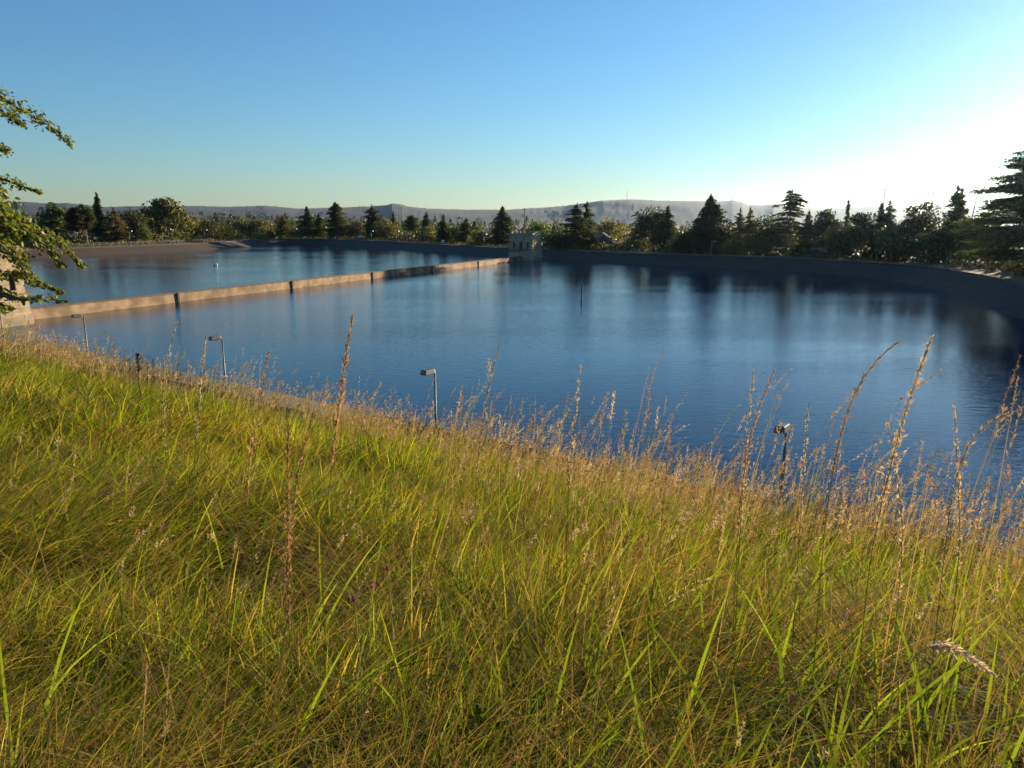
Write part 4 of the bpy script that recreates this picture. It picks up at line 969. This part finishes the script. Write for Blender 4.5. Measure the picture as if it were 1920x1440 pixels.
O1, O2, O3 = (.46, .29, .145), (.52, .41, .25), (.33, .19, .10)
stalk('tall single stalk with long orange brown seed head overlapping the water', [(661, 590), (650, 660), (638, 740), (630, 800), (612, 960), (600, 1080)], 2.9, .34, .006, O1, 260, .017)
stalk('stalk with upright rust brown seed head in the middle of the green slope', [(541, 792), (540, 860), (539, 980), (541, 1120), (540, 1180)], 2.3, .48, .005, O3, 240, .014)
stalk('stalk with dark brown seed head leaning beside the upright rust one', [(588, 772), (575, 815), (560, 870), (548, 940), (540, 1060)], 2.4, .40, .005, O3, 180, .014)
stalk('thin pale stalk at left whose tip stands beside the dark lamp post', [(386, 628), (380, 680), (374, 730), (366, 860), (358, 1000)], 3.1, .28, .0035, O2, 120, .014)
stalk('stalk with fuzzy tan seed head over the left grass edge', [(505, 655), (500, 690), (490, 740), (480, 790), (460, 900)], 3.4, .45, .008, O1, 170, .016)
stalk('thin curved stalk with pale tip over the left water edge', [(333, 600), (318, 640), (310, 700), (305, 800)], 3.6, .4, .006, O2, 110, .014)
stalk('stalk with thick tan seed head leaning right against the bright water', [(1748, 630), (1722, 690), (1700, 760), (1680, 830), (1650, 960), (1630, 1040)], 2.7, .42, .008, O2, 300, .017)
stalk('long nodding stalk with drooping seed head left of the thick tan one', [(1687, 639), (1662, 645), (1640, 662), (1610, 705), (1585, 770), (1560, 880), (1545, 990)], 2.9, .33, .006, (.34, .25, .14), 170, .017)
stalk('upright stalk with dense seed head above the grass, left of a close pair', [(1413, 696), (1407, 745), (1402, 800), (1396, 880), (1388, 980)], 3.3, .45, .006, O2, 220, .015)
stalk('stalk with dense seed head slanting right, right of a close pair', [(1453, 690), (1435, 730), (1415, 780), (1402, 830), (1385, 960)], 3.3, .45, .007, O1, 220, .015)
stalk('slim straight stalk just right of the lamp post with pale head', [(1516, 757), (1512, 800), (1508, 860), (1500, 990)], 3.2, .38, .004, O2, 140, .014)
stalk('arching stalk with pale nodding seed head at the far right edge', [(1912, 768), (1880, 764), (1850, 778), (1820, 808), (1790, 880), (1775, 1000)], 2.8, .40, .005, (.46, .36, .22), 170, .016)
stalk('upright stalk with stiff seed head below the bright water at right', [(1789, 762), (1791, 800), (1794, 850), (1800, 960), (1800, 1040)], 2.9, .42, .006, O2, 190, .015)
stalk('short stalk with leaning tan seed head left of the stiff upright one', [(1664, 794), (1672, 830), (1682, 880), (1692, 960), (1694, 1020)], 2.9, .5, .006, O2, 180, .015)
stalk('stalk with slim upright seed head before the middle of the lake', [(1089, 684), (1084, 720), (1080, 770), (1072, 860), (1062, 960)], 3.6, .36, .005, O2, 140, .015)
stalk('tall thin feathery stalk left of the middle, above the grass edge', [(936, 644), (926, 680), (916, 720), (905, 790), (890, 900)], 3.6, .42, .005, (.36, .26, .15), 150, .014)
stalk('pale bleached seed head lying over in the right foreground grass', [(1866, 1266), (1835, 1245), (1795, 1218), (1760, 1206), (1715, 1225), (1690, 1280)], 2.2, .62, .007, (.62, .52, .36), 260, .015, TAN, lay=True)
# pink clover heads
cl = [('pink clover head, topmost of three in the middle grass', 727, 1066, .0075), ('pink clover head, largest of three in the middle grass', 698, 1096, .010), ('pink clover head, lowest of three in the middle grass', 664, 1122, .008)]
pinkm = leafy('clover_petals', .3, .6, .2, (1.1, .7, .8))
for lb, px, py, r in cl:
    c = at_depth(px, py, 2.35); g0 = float(hill_z(c[0], c[1])); t = thing('clover_flower', lb, 'flower', (c[0], c[1], g0), 0, 'pink clover in the grass'); hgt = c[2] - g0
    MB().tube([(0, 0, 0), (.01, .005, hgt * .6), (0, 0, hgt)], .0014, 5).build('stem', flat('clover_stem', (.09, .12, .03)), t)
    d = rng.normal(size=(130, 3)); d /= np.linalg.norm(d, axis=1)[:, None]; P = np.array((0, 0, hgt)) + d * r * np.array((.8, .8, 1.15)); V, Q = quads(P, np.full(130, .008), d, 0, .45)
    np_mesh('flower_head', V, Q, pinkm, t, np.repeat(jit((.40, .19, .16), 130, .3), 4, 0))
# dark dock stalk on the grass edge at left
c = at_depth(257, 662, 13.5); g0 = float(max(hill_z(c[0], c[1]), 2.4)); dk = thing('dock_stalk', 'dark withered dock stalk on the grass edge at left', 'weed', (c[0], c[1], g0), 0); hgt = c[2] - g0
MB().tube([(0, 0, -.05), (-.03, 0, hgt * .6), (.02, 0, hgt)], [.014, .01, .006], 6).build('stem', M['bark'], dk)
P = np.stack((rng.normal(size=160) * .016, rng.normal(size=160) * .016, hgt * (.72 + .28 * rng.random(160))), 1); V, Q = quads(P, np.full(160, .03), None, 0, .6)
np_mesh('seed_head', V, Q, M['straw'], dk, np.repeat(jit((.035, .022, .014), 160, .3), 4, 0))

# ------------------------------------------------------------------ haze
hzm = bpy.data.materials.new('haze'); hzm.use_nodes = True; t = hzm.node_tree; t.nodes.remove(t.nodes['Principled BSDF'])
pv = t.nodes.new('ShaderNodeVolumePrincipled'); pv.inputs['Color'].default_value = (.50, .70, 1.0, 1); pv.inputs['Density'].default_value = 0.28e-4; pv.inputs['Anisotropy'].default_value = .76
t.links.new(pv.outputs[0], t.nodes['Material Output'].inputs['Volume'])
hz = MB().box(-9600, 9600, -9600, 9600, -24, 268).build('haze', hzm); tag(hz, kind='stuff')
